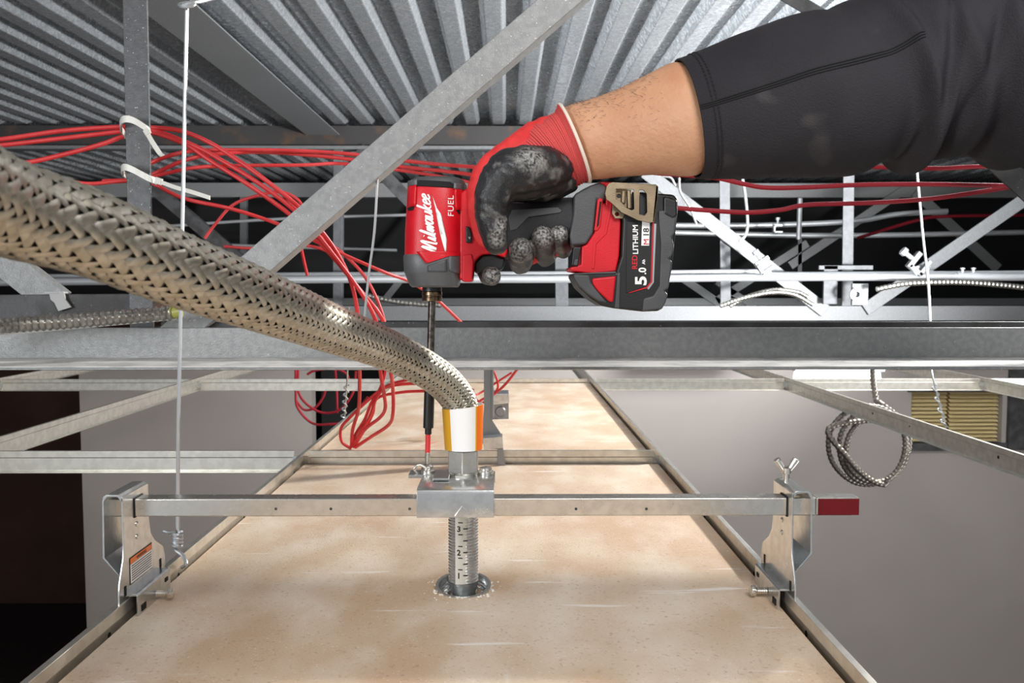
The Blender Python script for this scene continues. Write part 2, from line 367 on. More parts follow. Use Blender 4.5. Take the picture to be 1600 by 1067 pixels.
# ------------------------------------------------------------------ conduits
def conduit(label, pts, r, name='conduit', m=CONDUIT, per=6, n=14, group=None, couplings=()):
    t = thing(name, pts[0], label, 'conduit', group); path = cr(pts, per)
    part('pipe', MB().tube(path, r, n), m, t)
    for px, Y in couplings:
        q = min(path, key=lambda p: abs(p.x - P(px, 434, Y).x)); i = path.index(q); d = (path[min(i+1,len(path)-1)] - path[max(i-1,0)]).normalized()
        cb = MB().tube([q - d*.06, q + d*.06], r*1.25, n)
        for s_ in (-1, 1):
            c_ = q + d*(.03*s_) + Vector((0,-.2*r,r*1.2)); cb.tube([c_, c_ + Vector((0,0,.02))], .008, 8); cb.tube([c_+Vector((0,0,.018)), c_ + Vector((0,0,.026))], .013, 8)
        part('coupling', cb, CONDUIT, t)
    return t
conduit('front one of two white grey conduits running across behind the battery', [P(-400,445,4.85), P(440,437,4.85), P(900,436,4.85), P(1300,433,4.85), P(2000,433,4.85)], .021, couplings=((120,4.85),(1512,4.85)))
conduit('upper rear one of two white grey conduits running across behind the battery', [P(-400,436,4.95), P(440,430,4.95), P(900,428,4.95), P(1190,425,4.95), P(1240,429,4.95), P(2000,424,4.95)], .016, couplings=((1440,4.95),))
conduit('thin bright conduit rising to the right in the dark plenum', [P(1000,352,6.5), P(1180,352,6.5), P(1330,346,6.5), P(1400,335,6.5), P(1480,330,6.5)], .02)
conduit('dull grey conduit just under the bright one in the dark plenum', [P(1000,362,6.6), P(1300,368,6.6), P(1640,362,6.6)], .02)
conduit('thin grey conduit crossing the dark plenum above the drill head', [P(0,374,6.8), P(400,344,6.8), P(700,334,6.8)], .012)
conduit('thin grey conduit low in the dark plenum at left', [P(-100,352,6.9), P(300,380,6.9), P(620,391,6.9)], .012)
# beam clamps on the far joist
def bclamp(px, py, Y, s, label, rot=0):
    t = thing('beam_clamp', P(px, py, Y), label, 'clamp'); c = P(px, py, Y); k = s*S(Y)
    ax = Vector((math.cos(rot),0,math.sin(rot))); az = Vector((-math.sin(rot),0,math.cos(rot)))
    m_ = MB().obox(c, ax, (0,1,0), az, (k*.9,.02,k*.25)); m_.obox(c - ax*k*.7 - az*k*.7, ax, (0,1,0), az, (k*.2,.02,k*.8)); m_.obox(c - az*k*1.3 , ax, (0,1,0), az, (k*.9,.02,k*.2))
    part('clamp_body', m_, GALV, t, .003)
    part('bolt', MB().tube([c + az*k*.2, c + az*k*1.1], k*.22, 8).tube([c + az*k*1.05, c + az*k*1.5], k*.42, 6), CONDUIT, t)
bclamp(1190, 408, 4.8, 13, 'bright beam clamp with a bolt on the rising web left of the centre post', .6)
bclamp(1428, 406, 4.8, 16, 'bright beam clamp with a thick bolt at the right diagonal web', .9)
bclamp(1215, 352, 6.2, 8, 'small beam clamp high on the rod in the dark plenum', 0)
# strap bracket around centre post
t = thing('conduit_bracket', P(1324, 445, 4.86), 'pressed steel conduit bracket with a round eye wrapped on the centre post', 'bracket')
part('plate', MB().obox(P(1321,418,4.98), (1,0,0),(0,1,0),(0,0,1), (.155,.01,.012)), PAINTF, t, .002)
part('side_plate', MB().obox(P(1297,445,4.98), (1,0,0),(0,1,0),(0,0,1), (.04,.01,.11)), PAINTF, t, .002)
part('side_plate', MB().obox(P(1343,460,4.84), (1,0,0),(0,1,0),(0,0,1), (.045,.01,.06)), PAINT, t, .002)
part('eye', MB().lathe([(.018,0),(.036,0),(.036,.02),(.018,.02)], P(1337,460,4.82), (0,-1,0), 20, closed=True), CONDUIT, t)
def corrugated(path, r, amp, wl, n=12):
    # resample
    L = [0]
    for i in range(1, len(path)): L.append(L[-1] + (path[i]-path[i-1]).length)
    N = int(L[-1]/wl*4); out = []; rs = []; j = 0
    for i in range(N+1):
        s = L[-1]*i/N
        while j < len(L)-2 and L[j+1] < s: j += 1
        f = (s-L[j])/max(1e-9, L[j+1]-L[j]); out.append(path[j].lerp(path[j+1], f)); rs.append(r + amp*math.sin(2*PI*s/wl))
    return MB().tube(out, rs, n)
FLEX = mat('flexible_metal_conduit', (176,172,164), .9, .3, (150,146,138), 80, 2)
for lab, pts, r in (
    ('pale armoured cable arching left of the centre post', [P(1125,478,4.7),P(1160,466,4.7),P(1205,457,4.7),P(1240,460,4.7),P(1270,476,4.7)], .012),
    ('second pale armoured cable arching beside the first, left of the centre post', [P(1140,478,4.75),P(1170,463,4.75),P(1210,453,4.75),P(1245,456,4.75),P(1262,464,4.75)], .012),
    ('pale armoured cable drooping to the right edge above the far chord', [P(1370,452,4.7),P(1420,443,4.7),P(1500,441,4.7),P(1570,446,4.7),P(1660,456,4.7)], .014),
    ('armoured cable lying along the far chord behind the drill bit', [P(575,462,4.7),P(610,470,4.7),P(650,475,4.7),P(690,477,4.7)], .014)):
    single('armoured_cable', corrugated(cr(pts, 10), r, r*.12, r*1.6), FLEX, lab, 'cable')
# near armoured cable at left with connector
pts = [P(-120,520,.98), P(0,509,1.02), P(90,503,1.03), P(180,496,1.04), P(255,490,1.05), P(272,489,1.05)]
t = thing('armoured_cable', pts[1], 'ridged shiny armoured cable entering from the left above the joist', 'cable')
part('metal_jacket', corrugated(cr(pts, 12), .0085, .0013, .0075, 16), FLEX, t)
part('end_bushing', MB().tube([P(268,489,1.05), P(283,486,1.05)], .0075, 14), mat('green_yellow_bushing', (150,150,70), 0, .4), t)
single('ground_wire', MB().tube(cr([P(-100,528,.99), P(0,521,1.03), P(120,511,1.04), P(230,501,1.05), P(272,497,1.052)], 6), .0022, 8), NYL, 'thin white wire under the ridged armoured cable at left', 'wire')
# hanging coil of flexible conduit
cpt = []; cY = 2.25
coilpath = [P(1365,560,2.3), P(1364,590,2.3), P(1370,628,2.28)]
angs = [(i, 1.2 - i*PI/4) for i in range(0, 25)]
for i, a in angs:
    lp_ = i/8; rx = 66 - 7*lp_ + 3*math.sin(i*1.3); rz = 66 - 5*lp_; cx_ = 1353 + 6*lp_
    coilpath.append(P(cx_ + rx*math.cos(a), 692 + 3*lp_ - rz*math.sin(a), 2.25 - .02*lp_))
coilpath += [P(1296, 668, 2.19), P(1322, 712, 2.17), P(1352, 744, 2.17), P(1380, 757, 2.17), P(1388, 748, 2.17)]
single('conduit_coil', corrugated(cr(coilpath, 8), .0072, .0009, .011, 10), mat('dull_flexible_conduit', (128,122,114), .75, .38), 'coil of grey flexible conduit hanging below the grid at right', 'conduit coil')
# fluorescent strip light
LAMP = mat('lit_fluorescent_tube', (255,255,255), 0, .4, emit=3.5)
tf = thing('strip_light', P(1305,590,4.3), 'glowing white strip light hanging behind the right grid runner', 'light')
part('tube', MB().tube([P(1243,589,4.3), P(1372,589,4.3)], .034, 16), LAMP, tf)
part('housing', MB().obox(P(1307,573,4.32), (1,0,0),(0,1,0),(0,0,1), (.22,.05,.018)), CONDUIT, tf)
# ------------------------------------------------------------------ suspended grid
ZT = CZ - .284; TH = .038; ZTILE = CZ - .300
XM = [-2.786, -2.176, -1.566, -.956, -.346, .263, .873, 1.483, 2.093]
def tee_profile(h=TH, bw=.0032):
    z = -h
    return [(-.012,z),(.012,z),(.012,z+.0012),(.0012,z+.0012),(.0012,-.012),(bw,-.011),(bw,0),(-bw,0),(-bw,-.011),(-.0012,-.012),(-.0012,z+.0012),(-.012,z+.0012)]
lab_m = {-.956:'galvanised grid runner left of the dusty board, crossing open space', -.346:'long galvanised grid runner along the left edge of the dusty board', .263:'long galvanised grid runner along the right edge of the dusty board',
         .873:'galvanised grid runner in open space at far right, with the twisted wire on it', -1.566:'far left galvanised grid runner touching the left edge', 1.483:'short piece of galvanised grid runner at the far right edge'}
HOLE = mat('punched_hole', (22,20,17), .3, .7)
for x in XM:
    if x not in lab_m: continue
    t = thing('grid_runner', (x, 2, ZT-TH), lab_m[x], 'grid runner', 'long grid runners')
    part('tee_section', MB().extrude(tee_profile(), (x, -.6, ZT), (x, 5.5, ZT), (1,0,0), (0,0,1)), GALV_TEE, t, .0006, sharp=25)
    if x in (-.346, .263, .873):
        sgn = 1 if x < 0 else -1
        for k, y in enumerate((.74, .90, 1.13, 1.40, 1.52, 1.86, 2.05)):
            hb = MB().lathe([(.0001,0),(.0022 if k % 2 else .003,0),(.0022 if k % 2 else .003,.0003)], (x + sgn*.0013, y, ZT-.019), (sgn,0,0), 10)
            part('punched_hole', hb, HOLE, t)
def cross(x0, x1, y, label, z=ZT):
    if y < 2: z += .009
    t = thing('cross_tee', ((x0+x1)/2, y, z-TH), label, 'grid tee', 'cross tees of the grid')
    part('tee_section', MB().extrude(tee_profile(.036), (x0+.012, y, z-.003), (x1-.012, y, z-.003), (0,1,0), (0,0,1)), GALV_TEE, t, .0006, sharp=25)
    for s_, xx in ((1, x0), (-1, x1)):
        part('end_clip', MB().obox((xx+s_*.008, y-.002, z-.02), (1,0,0),(0,1,0),(0,0,1), (.007,.001,.008)), GALV, t)
cross(-.346, .263, 1.46, 'cross tee between the two dusty boards, behind the nut')
cross(-.956, -.346, 1.46, 'cross tee over open space left of the dusty boards')
names_ = {0:'farthest left', 1:'left', 2:'middle left', 3:'just left of the boards', 4:'closing the far end of the second dusty board', 5:'right of the boards', 6:'under the strip light', 7:'farthest right'}
xs = [-2.176,-1.566,-.956,-.346,.263,.873,1.483,2.093]
for i in range(len(xs)-1):
    w_ = ['at the far left edge','left part of the frame','left of centre behind the wire','closing the far end of the second dusty board','right of the boards, behind the battery','under the strip light at right','at the far right edge'][i]
    cross(xs[i], xs[i+1], 2.68, 'distant cross tee ' + w_)
# boards
b1 = MB(); hc = (P(724, 918, .848).x, .848); hr = .0262
def board_with_hole(x0, x1, y0, y1, z0, z1, hx, hy, r):
    m_ = MB(); n = 48; ring = []; outer = []
    for k in range(n):
        a = 2*PI*k/n + .001; c, s_ = math.cos(a), math.sin(a); rr = r*(1+.035*math.sin(5*a)+.03*math.sin(11*a+1))
        ring.append((hx+rr*c, hy+rr*s_))
        tx = ((x1-hx)/c if c > 0 else (x0-hx)/c); ty = ((y1-hy)/s_ if s_ > 0 else (y0-hy)/s_); tt = min(tx, ty)
        outer.append((hx+tt*c, hy+tt*s_))
    # snap nearest to corners
    for cxy in ((x0,y0),(x1,y0),(x1,y1),(x0,y1)):
        k = min(range(n), key=lambda i: (outer[i][0]-cxy[0])**2+(outer[i][1]-cxy[1])**2); outer[k] = cxy
    vs = [(x,y,z1) for x,y in ring]+[(x,y,z1) for x,y in outer]+[(x,y,z0) for x,y in ring]+[(x,y,z0) for x,y in outer]
    fs = []
    for k in range(n):
        j = (k+1) % n; fs += [(k,n+k,n+j,j),(2*n+k,2*n+j,3*n+j,3*n+k),(k,j,2*n+j,2*n+k),(n+k,3*n+k,3*n+j,n+j)]
    return m_.add(vs, fs)
single('ceiling_board', board_with_hole(-.343+.0035, .260-.0035, .245, 1.452, ZT-TH+.0015, ZTILE, hc[0], hc[1], hr), TILE,
       'large dusty brown paper faced ceiling board with the round hole, nearest the camera', 'ceiling board', smooth=False)
o = single('ceiling_board', MB().box((-.34, 1.472, ZT-TH+.0015), (.257, 2.672, ZTILE)), TILE, 'second paler ceiling board behind the cross tee, red wires resting on it', 'ceiling board', smooth=False)
# white plaster crumbs around the hole, and pencil shaped offcut
CR = mat('white_plaster', (232,226,218), 0, .8)
mb = MB(); 
for k in range(90):
    a = random.uniform(0, 2*PI); rr = hr*random.uniform(1.0, 1.18) if random.random() < .85 else hr*random.uniform(1.2,1.6); s_ = random.uniform(.0005,.0018)
    mb.sphere((hc[0]+rr*math.cos(a), hc[1]+rr*math.sin(a), ZTILE+s_*.2), s_, 6, (1,1,.6))
tag(single('plaster_crumbs', mb, CR, 'white plaster crumbs around the rim of the cut hole', 'debris', smooth=False), kind='stuff')
single('plaster_sliver', MB().tube([P(797,668,1.9), P(791,693,1.72)], .0022, 5), CR, 'thin white sliver lying on the second board, right of the label', 'debris')
# ------------------------------------------------------------------ hanger wires
def wire(label, pts, r, m=WIREM, per=6, n=8, name='hanger_wire', cat='wire', group=None):
    return single(name, MB().tube(cr(pts, per), r, n), m, label, cat, group)
wp = [P(292,9,.93), P(289,150,.925), P(284,400,.92), P(279,650,.91), P(278,770,.905), P(278,826,.9)]
for k in range(26):
    a = k*PI/3.; wp.append(P(277 + 6.5*math.cos(a), 830 + k*.95, .9) + Vector((0, .004*math.sin(a), 0)))
wp += [P(274,858,.9), P(284,866,.897), P(290,876,.893), P(290,884,.89), P(284,886,.893)]
t = thing('hanger_wire', P(278,880,.9), 'bright straight hanger wire down the left, twisted where it holds the grid runner', 'wire')
part('wire_strand', MB().tube(cr(wp, 4), .0021, 8), WIREM, t)
part('wire_tail', MB().tube(cr([P(256,830,.9), P(264,832,.898), P(273,831,.895)], 4), .0018, 8), WIREM, t)
lp = [P(292,9,.93) + Vector((.008*math.cos(a), .006*math.sin(a), .004*math.sin(a)+.001)) for a in np.linspace(0, 2*PI, 13)]
part('wire_loop', MB().tube(lp, .0018, 8), WIREM, t)
part('wire_hook', MB().tube(cr([P(286,8,.93), P(300,4,.93), P(320,1,.95), P(345,-6,1.0)], 5), .0022, 8), WIREM, t)
def twisted(label, pts_top, base, r=.0016, turns=5):
    t = thing('hanger_wire', base, label, 'wire')
    part('wire_strand', MB().tube(cr(pts_top + [base], 5), r, 8), WIREM, t)
    p1 = pts_top[-1]; q = [p1.lerp(base, k/(turns*6)) + Vector((.0075*math.cos(k*PI/3), .0075*math.sin(k*PI/3), 0))*(.6+.4*math.sin(k)) for k in range(turns*6+1)]
    part('wire_twist', MB().tube(cr(q, 3), r, 8), WIREM, t)
twisted('white twisted hanger wire on the left runner, in front of the dark doorway', [P(545,480,1.75), P(543,575,1.8), P(542,600,1.83)], P(538,655,1.88), .0017)
twisted('dull twisted hanger wire holding the far right grid runner', [P(1455,575,1.95), P(1460,600,1.92)], P(1478,668,1.88), .0018, 4)
wire('straight hanger wire at right in front of the crossed webs', [P(1431,250,3.2), P(1442,370,3.2), P(1450,440,3.2), P(1453,501,3.2)], .0045)
wire('pale slanting hanger wire left of the drill head', [P(590,270,1.128), P(585,360,1.13), P(576,430,1.135), P(568,508,1.14)], .0016)
wire('curled pale wire end left of the right post', [P(1160,278,4.6), P(1165,310,4.6), P(1168,350,4.6), P(1164,368,4.6), P(1155,377,4.6)], .008)
wire('kinked loose wire hanging near the belt clip', [P(1035,275,3), P(1048,278,3), P(1055,290,3)], .004)
wire('loose bent wire tip hanging right of the battery top', [P(1061,278,3), P(1063,300,3), P(1078,325,3), P(1088,350,3)], .004)
wire('threaded rod with a clamp foot in the dark plenum', [P(1250,310,6.2), P(1248,374,6.2)], .018)
# ------------------------------------------------------------------ red cables
RW = [
 ('upper red cable from the left edge, over the post and down behind the diagonal', [(-120,230,1.1),(0,218,1.13),(101,204,1.16),(196,198,1.19),(233,199,1.2),(280,204,1.2),(324,221,1.2),(371,250,1.2),(422,287,1.2),(476,332,1.22),(520,385,1.25),(548,440,1.28),(560,500,1.3),(561,560,1.34),(562,600,1.42),(560,640,1.5),(551,671,1.56),(549,697,1.58)], .0031),
 ('second red cable from the left edge, just under the upper one', [(-120,236,1.1),(0,227,1.13),(90,217,1.16),(194,205,1.19),(236,203,1.2),(300,226,1.2),(345,250,1.2),(405,287,1.2),(470,338,1.22),(530,410,1.25),(575,475,1.28),(592,520,1.3),(594,577,1.36),(600,615,1.42),(602,637,1.46),(594,652,1.5),(570,671,1.55),(551,697,1.58)], .0031),
 ('red cable rising from behind the hose to the upper tie', [(-60,262,1.1),(30,256,1.13),(101,241,1.16),(160,225,1.18),(194,213,1.19),(236,207,1.2),(290,226,1.2),(330,252,1.2),(390,290,1.2),(460,341,1.22),(510,390,1.25),(560,450,1.28),(600,505,1.3),(610,577,1.36),(614,610,1.42),(614,645,1.46),(607,664,1.5),(579,683,1.55),(555,699,1.58)], .0031),
 ('low red cable crossing the lower tie and running down to the right', [(-60,278,1.13),(91,283,1.16),(142,287,1.18),(199,282,1.19),(236,286,1.2),(287,310,1.2),(364,327,1.21),(442,353,1.25),(520,390,1.3),(600,425,1.35),(640,440,1.4),(680,466,1.45),(722,505,1.5)], .0027),
 ('looping red cable leaving the lower tie, topmost of the run to the drill', [(160,283,1.19),(215,280,1.2),(229,272,1.2),(234,256,1.2),(277,240,1.2),(320,235,1.22),(439,235,1.27),(540,240,1.32),(640,252,1.35),(700,258,1.36),(760,262,1.38)], .0028),
 ('looping red cable leaving the lower tie, second of the run to the drill', [(160,284,1.19),(220,281,1.2),(240,272,1.2),(287,251,1.2),(337,241,1.22),(422,238,1.27),(540,248,1.32),(640,262,1.35),(700,268,1.36),(760,276,1.38)], .0028),
 ('lowest straight red cable leaving the lower tie toward the diagonal', [(160,285,1.19),(222,281,1.2),(250,273,1.2),(304,262,1.2),(371,259,1.22),(472,258,1.27),(540,256,1.32),(640,268,1.35),(700,278,1.36),(770,292,1.38)], .0026),
 ('thin far red cable arching behind the others, left of the diagonal', [(320,372,1.7),(334,353,1.7),(364,320,1.7),(405,305,1.7),(440,300,1.7),(468,315,1.7),(474,340,1.7),(470,380,1.75),(480,430,1.8)], .003),
 ('thin red cable crossing low behind the diagonal', [(350,385,1.8),(400,388,1.8),(480,384,1.8),(530,400,1.8)], .003),
 ('red cable slanting down from under the diagonal, first of the crossing pair', [(440,300,1.5),(490,360,1.5),(540,400,1.5),(575,440,1.5),(600,500,1.5),(604,560,1.5),(596,602,1.53),(580,630,1.55),(570,655,1.57),(555,680,1.58),(551,699,1.58)], .0028),
 ('thin red cable from the hose down to the bundle knot', [(690,560,1.4),(651,588,1.45),(607,602,1.5),(589,621,1.53),(577,652,1.56),(561,679,1.58),(552,699,1.585)], .0027),
 ('red cable arching from the bit sleeve and looping left down to the bundle knot', [(740,610,1.45),(666,600,1.48),(622,601,1.5),(596,609,1.53),(570,630,1.55),(547,652,1.57),(533,669,1.58),(534,690,1.585),(549,701,1.585)], .0028),
 ('lower red cable arching from behind the bit sleeve to the bundle knot', [(740,614,1.5),(664,611,1.5),(619,614,1.52),(589,623,1.54),(583,645,1.56),(574,664,1.58),(555,696,1.585)], .0026),
 ('red cable lying on the second board, running to the label', [(639,703,1.6),(665,697,1.63),(690,690,1.68),(720,682,1.75)], .0028),
 ('second red cable lying on the board, just under the first', [(636,705,1.595),(665,701,1.61),(690,696,1.65),(720,690,1.7)], .0028),
 ('short red cable crossing above the junction box', [(812,572,1.7),(790,600,1.7),(770,617,1.7),(752,625,1.7),(735,640,1.7)], .0026),
 ('short curved red cable beside the junction box', [(768,572,1.72),(777,595,1.72),(776,610,1.72),(758,627,1.7),(740,635,1.7)], .0022),
 ('short red cable curling by the top of the white label sleeve', [(800,582,1.75),(775,598,1.75),(752,613,1.74),(742,619,1.72),(748,628,1.7)], .0022),
 ('dark red cable entering under the forearm and dipping to the right', [(960,262,1.35),(1022,270,1.35),(1112,277,1.35),(1160,287,1.35),(1195,293,1.35),(1250,293,1.35),(1337,289,1.35),(1450,288,1.35),(1600,291,1.35),(1750,296,1.35)], .0037),
 ('dark red cable running right from the battery top', [(1000,318,1.4),(1060,325,1.4),(1110,329,1.4),(1169,332,1.4),(1220,328,1.4),(1262,320,1.4),(1360,317,1.4),(1450,311,1.4),(1530,300,1.38),(1600,289,1.36),(1750,270,1.3)], .0037),
 ('upper dark red cable showing under the black sleeve', [(1250,262,1.4),(1315,260,1.4),(1412,262,1.4),(1470,263,1.4),(1547,260,1.4),(1700,262,1.4)], .0037),
 ('thin far dark red cable in the plenum at right', [(1340,372,6.2),(1430,345,6.2),(1480,338,6.2),(1640,336,6.2)], .012),
]
for i, (lab, pts, r) in enumerate(RW):
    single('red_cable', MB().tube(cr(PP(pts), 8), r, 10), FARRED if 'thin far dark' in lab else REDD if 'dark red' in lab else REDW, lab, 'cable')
for k, (lab, pts) in enumerate((
  ('large dark red cable loop hanging in front of the doorway', [(462,575,2.9),(462,611,2.9),(465,637,2.9),(486,660,2.9),(510,663,2.9),(545,656,2.9),(575,620,2.9)]),
  ('inner dark red cable loop hanging in front of the doorway', [(466,575,2.95),(466,611,2.95),(480,632,2.95),(505,645,2.95),(532,639,2.95),(552,612,2.95),(556,580,2.95)]),
  ('small dark red cable curl over the doorway', [(480,585,3),(492,579,3),(520,576,3),(540,583,3),(548,600,3)]),
  ('dark red cable hanging straight beside the doorway loops', [(524,578,3),(526,610,3),(527,645,3)]),
  ('short dark red cable arc left in the doorway', [(462,625,3),(475,640,3),(492,637,3),(505,620,3),(510,600,3)]))):
    single('red_cable', MB().tube(cr(PP(pts), 8), .0042, 8), REDD, lab, 'cable')
# ------------------------------------------------------------------ cable ties
def ribbon(pts, wv, th, m_=None):
    m_ = m_ or MB(); path = cr(pts, 5); vs = []; wv = Vector(wv); fr = frames(path)
    for p, (t_, a, b) in zip(path, fr):
        nrm = t_.cross(wv).normalized(); w2 = wv
        vs += [p - w2 - nrm*th, p + w2 - nrm*th, p + w2 + nrm*th, p - w2 + nrm*th]
    fs = [(i*4+k, i*4+(k+1) % 4, i*4+4+(k+1) % 4, i*4+4+k) for i in range(len(path)-1) for k in range(4)]
    L = len(path)*4; fs += [(3,2,1,0), (L-4,L-3,L-2,L-1)]
    return m_.add(vs, fs)
def cable_tie(label, loop, tail, head, tw=None):
    t = thing('cable_tie', P(*loop[0]), label, 'cable tie')
    part('strap', ribbon(PP(loop), (0, 0, .0042), .0008), NYL, t)
    part('tail', ribbon(PP(tail), tw or (0, 0, .0026), .0006), NYL, t)
    d = (P(*tail[1]) - P(*tail[0])).normalized(); part('lock_head', MB().obox(P(*head), d, (0,1,0), d.cross(Vector((0,1,0))), (.0052,.003,.0044)), NYL, t, .0008)
cable_tie('white nylon cable tie looped on the left post, upper of the two', [(196,212,1.19),(188,198,1.14),(192,187,1.115),(205,187,1.112),(219,194,1.113),(231,203,1.118),(234,208,1.14),(226,215,1.19)],
          [(231,210,1.11),(240,225,1.1),(250,240,1.095),(254,243,1.09)], (230,206,1.113), (.0028,0,.001))
cable_tie('white nylon cable tie with a long tail on the left post, lower of the two', [(198,275,1.19),(190,268,1.14),(194,261,1.115),(207,265,1.112),(222,273,1.113),(236,280,1.113),(244,283,1.13),(240,284,1.18)],
          [(250,284,1.11),(275,293,1.1),(300,300,1.09),(328,309,1.08)], (248,283,1.112))
# ------------------------------------------------------------------ bar hanger and its two end brackets
BY0, BY1 = .795, .813
bz1 = P(500, 779, BY0).z; bz0 = P(500, 807, BY0).z
ZB = P(500, 778, BY0).z
def barprof(t): return [(BY0,bz0),(BY1,bz0),(BY1,bz1),(BY0,bz1)]
xa, xr, xb = P(163,790,BY0).x, P(1275,790,BY0).x, P(1343,790,BY0).x
t = thing('hanger_bar', ((xa+xb)/2, .804, bz0), 'square bright steel bar spanning the board, its right end painted red', 'bar')
mb = MB().extrude([(0,bz0),(BY1-BY0,bz0),(BY1-BY0,bz1),(0,bz1)], (xa, BY0, 0), (xr, BY0, 0), (0,1,0), (0,0,1))
part('steel_tube', mb, CHROME, t, .0012)
mb = MB().extrude([(0,bz0),(BY1-BY0,bz0),(BY1-BY0,bz1),(0,bz1)], (xr, BY0, 0), (xb, BY0, 0), (0,1,0), (0,0,1))
part('steel_tube_end', mb, CHROME, t, .0012)
for px_ in (431, 517, 640, 900, 1010):
    part('dimple', MB().lathe([(.0001,.0002),(.0012,.0002),(.0014,0)], P(px_, 795, BY0), (0,-1,0), 10), PAINTD, t)
mb = MB().box((xr+.002, BY0-.0005, bz0+.0008), (xb-.0005, BY0+.0002, bz1-.0008))
part('painted_end', mb, REDBAR, t, 0, label='dark red painted bar end')
def end_bracket(xw, s, label, Yc):
    # s=+1: loop on the -x side (left bracket), s=-1 mirrored
    t = thing('end_bracket', (xw, Yc, ZT-.02), label, 'bracket')
    y0, y1 = Yc-.052, Yc+.052; yt0, yt1 = Yc-.04, Yc+.016
    ztop = CZ + (P(200, 762, .80).z - CZ); th = .0016; loopw = .0185; xi = xw + s*.002
    # side plate in the YZ plane with flared foot
    out = [(yt0,ztop-.002),(yt0,ztop-.045),(yt0-.001,ztop-.058),(y0+.002,ztop-.078),(y0,ztop-.088),(y0,ZT-.012),(y0+.018,ZT-.012),(y0+.02,ZT+.002),(y1-.02,ZT+.002),(y1-.018,ZT-.004),(y1,ZT-.004),(y1,ZT+.014),(y1-.004,ZT+.024),(yt1+.012,ZT+.036),(yt1+.003,ZT+.046),(yt1,ZT+.06),(yt1,ztop-.002)]
    m_ = MB(); n = len(out)
    vs = [(xi,y,z) for y,z in out]+[(xi-s*th,y,z) for y,z in out]
    m_.add(vs, [(i,(i+1)%n,(i+1)%n+n,i+n) for i in range(n)]+[tuple(range(n)),tuple(range(n,2*n))[::-1]])
    part('side_plate', m_, GALV, t, .0004)
    # top loop folded strip
    prof = [(0,ztop-.006),(-.001,ztop-.002),(-.004,ztop),(-loopw+.004,ztop),(-loopw+.001,ztop-.002),(-loopw,ztop-.006),(-loopw-.001,ztop-.058),(-.002,ztop-.078)]
    inn = [(-.0016,ztop-.078),(-loopw+.0008,ztop-.0575),(-loopw+.0016,ztop-.006),(-loopw+.0045,ztop-.0018),(-.0045,ztop-.0018),(-.0016,ztop-.006)]
    pr_ = [(s*a, z) for a, z in prof + inn]
    part('top_loop', MB().extrude(pr_, (xi, yt0, 0), (xi, yt1, 0), (1,0,0), (0,0,1)), GALV, t, .0003, sharp=30)
    # saddle gripping the runner
    sd = [(0,ZT+.004),(s*.004,ZT+.0045),(s*.014,ZT+.0045),(s*.0155,ZT+.003),(s*.0155,ZT-.02),(s*.014,ZT-.02),(s*.014,ZT+.0025),(0,ZT+.0025)]
    part('saddle', MB().extrude(sd, (xi-s*.006, Yc-.036, 0), (xi-s*.006, Yc+.04, 0), (1,0,0), (0,0,1)), GALV, t, .0003, sharp=30)
    sx = xi + s*.0098
    for yy, zz, rr in ((Yc-.024,ZT-.011,.003),(Yc+.03,ZT-.004,.002)):
        part('slot', MB().obox((sx, yy, zz), (1,0,0),(0,1,0),(0,0,1), (.0004, rr*1.6, rr)), HOLE, t, .0003)
    for yy, zz in ((Yc-.012, ztop-.034),(Yc-.012, ztop-.046)):
        part('rivet', MB().lathe([(.0024,0),(.0024,.0008),(.001,.0014)], (xi, yy, zz), (s,0,0), 10), CHROME, t)
    for yy in (y0+.012, y1-.012):
        part('slot', MB().obox((xi + s*.0002, yy, ZT+.009), (1,0,0),(0,1,0),(0,0,1), (.0004,.0018,.0045)), HOLE, t, .0003)
    # set screw
    sy = Yc+.004 if s > 0 else Yc-.002
    m_ = MB()
    hx = sx; thr = [(.002, 0)]; k = 0
    m_.lathe([(.0028+(.0006 if i % 2 else 0), i*.0009) for i in range(13)], (hx, sy, ZT-.009), (s,0,0), 12)
    part('set_screw', m_, CHROME, t)
    part('screw_head', MB().lathe([(.0052,0),(.0055,.001),(.0052,.004),(.003,.0052)], (hx+s*.0115, sy, ZT-.009), (s,0,0), 6 if s > 0 else 10), CHROME, t, .0004)
    return t, xi, ztop, yt0, yt1
lb, lxi, lzt, lyt0, lyt1 = end_bracket(-.346, 1, 'folded steel end bracket with the orange warning label, clamped on the left runner', .812)
rb, rxi, rzt, ryt0, ryt1 = end_bracket(.263, -1, 'folded steel end bracket with a wing bolt on top, clamped on the right runner', .822)
# collar on the bar through each bracket
for s, xi, tb, yt in ((1, lxi, lb, .812), (-1, rxi, rb, .822)):
    part('bar_collar', MB().extrude([(BY0-.0008,bz0-.0008),(BY1+.0008,bz0-.0008),(BY1+.0008,bz1+.0008),(BY0-.0008,bz1+.0008)], (xi+s*.0010,0,0), (xi-s*.0001,0,0), (0,1,0), (0,0,1)), HOLE, tb, smooth=False)
# wing bolt on the right bracket
m_ = MB(); c = Vector((rxi+.009, .828, rzt))
m_.lathe([(.003,0),(.003,.006),(.0045,.007),(.0045,.012),(.003,.0135)], c, n=12)
part('wing_bolt_shaft', m_, CHROME, rb)
for s_ in (-1, 1):
    a = c + Vector((s_*.002,0,.009)); b = c + Vector((s_*.0095,0,.0205))
    part('wing', MB().tube([a, a.lerp(b,.5), b], [.0022,.0032,.0036], 10), CHROME, rb, .0004)
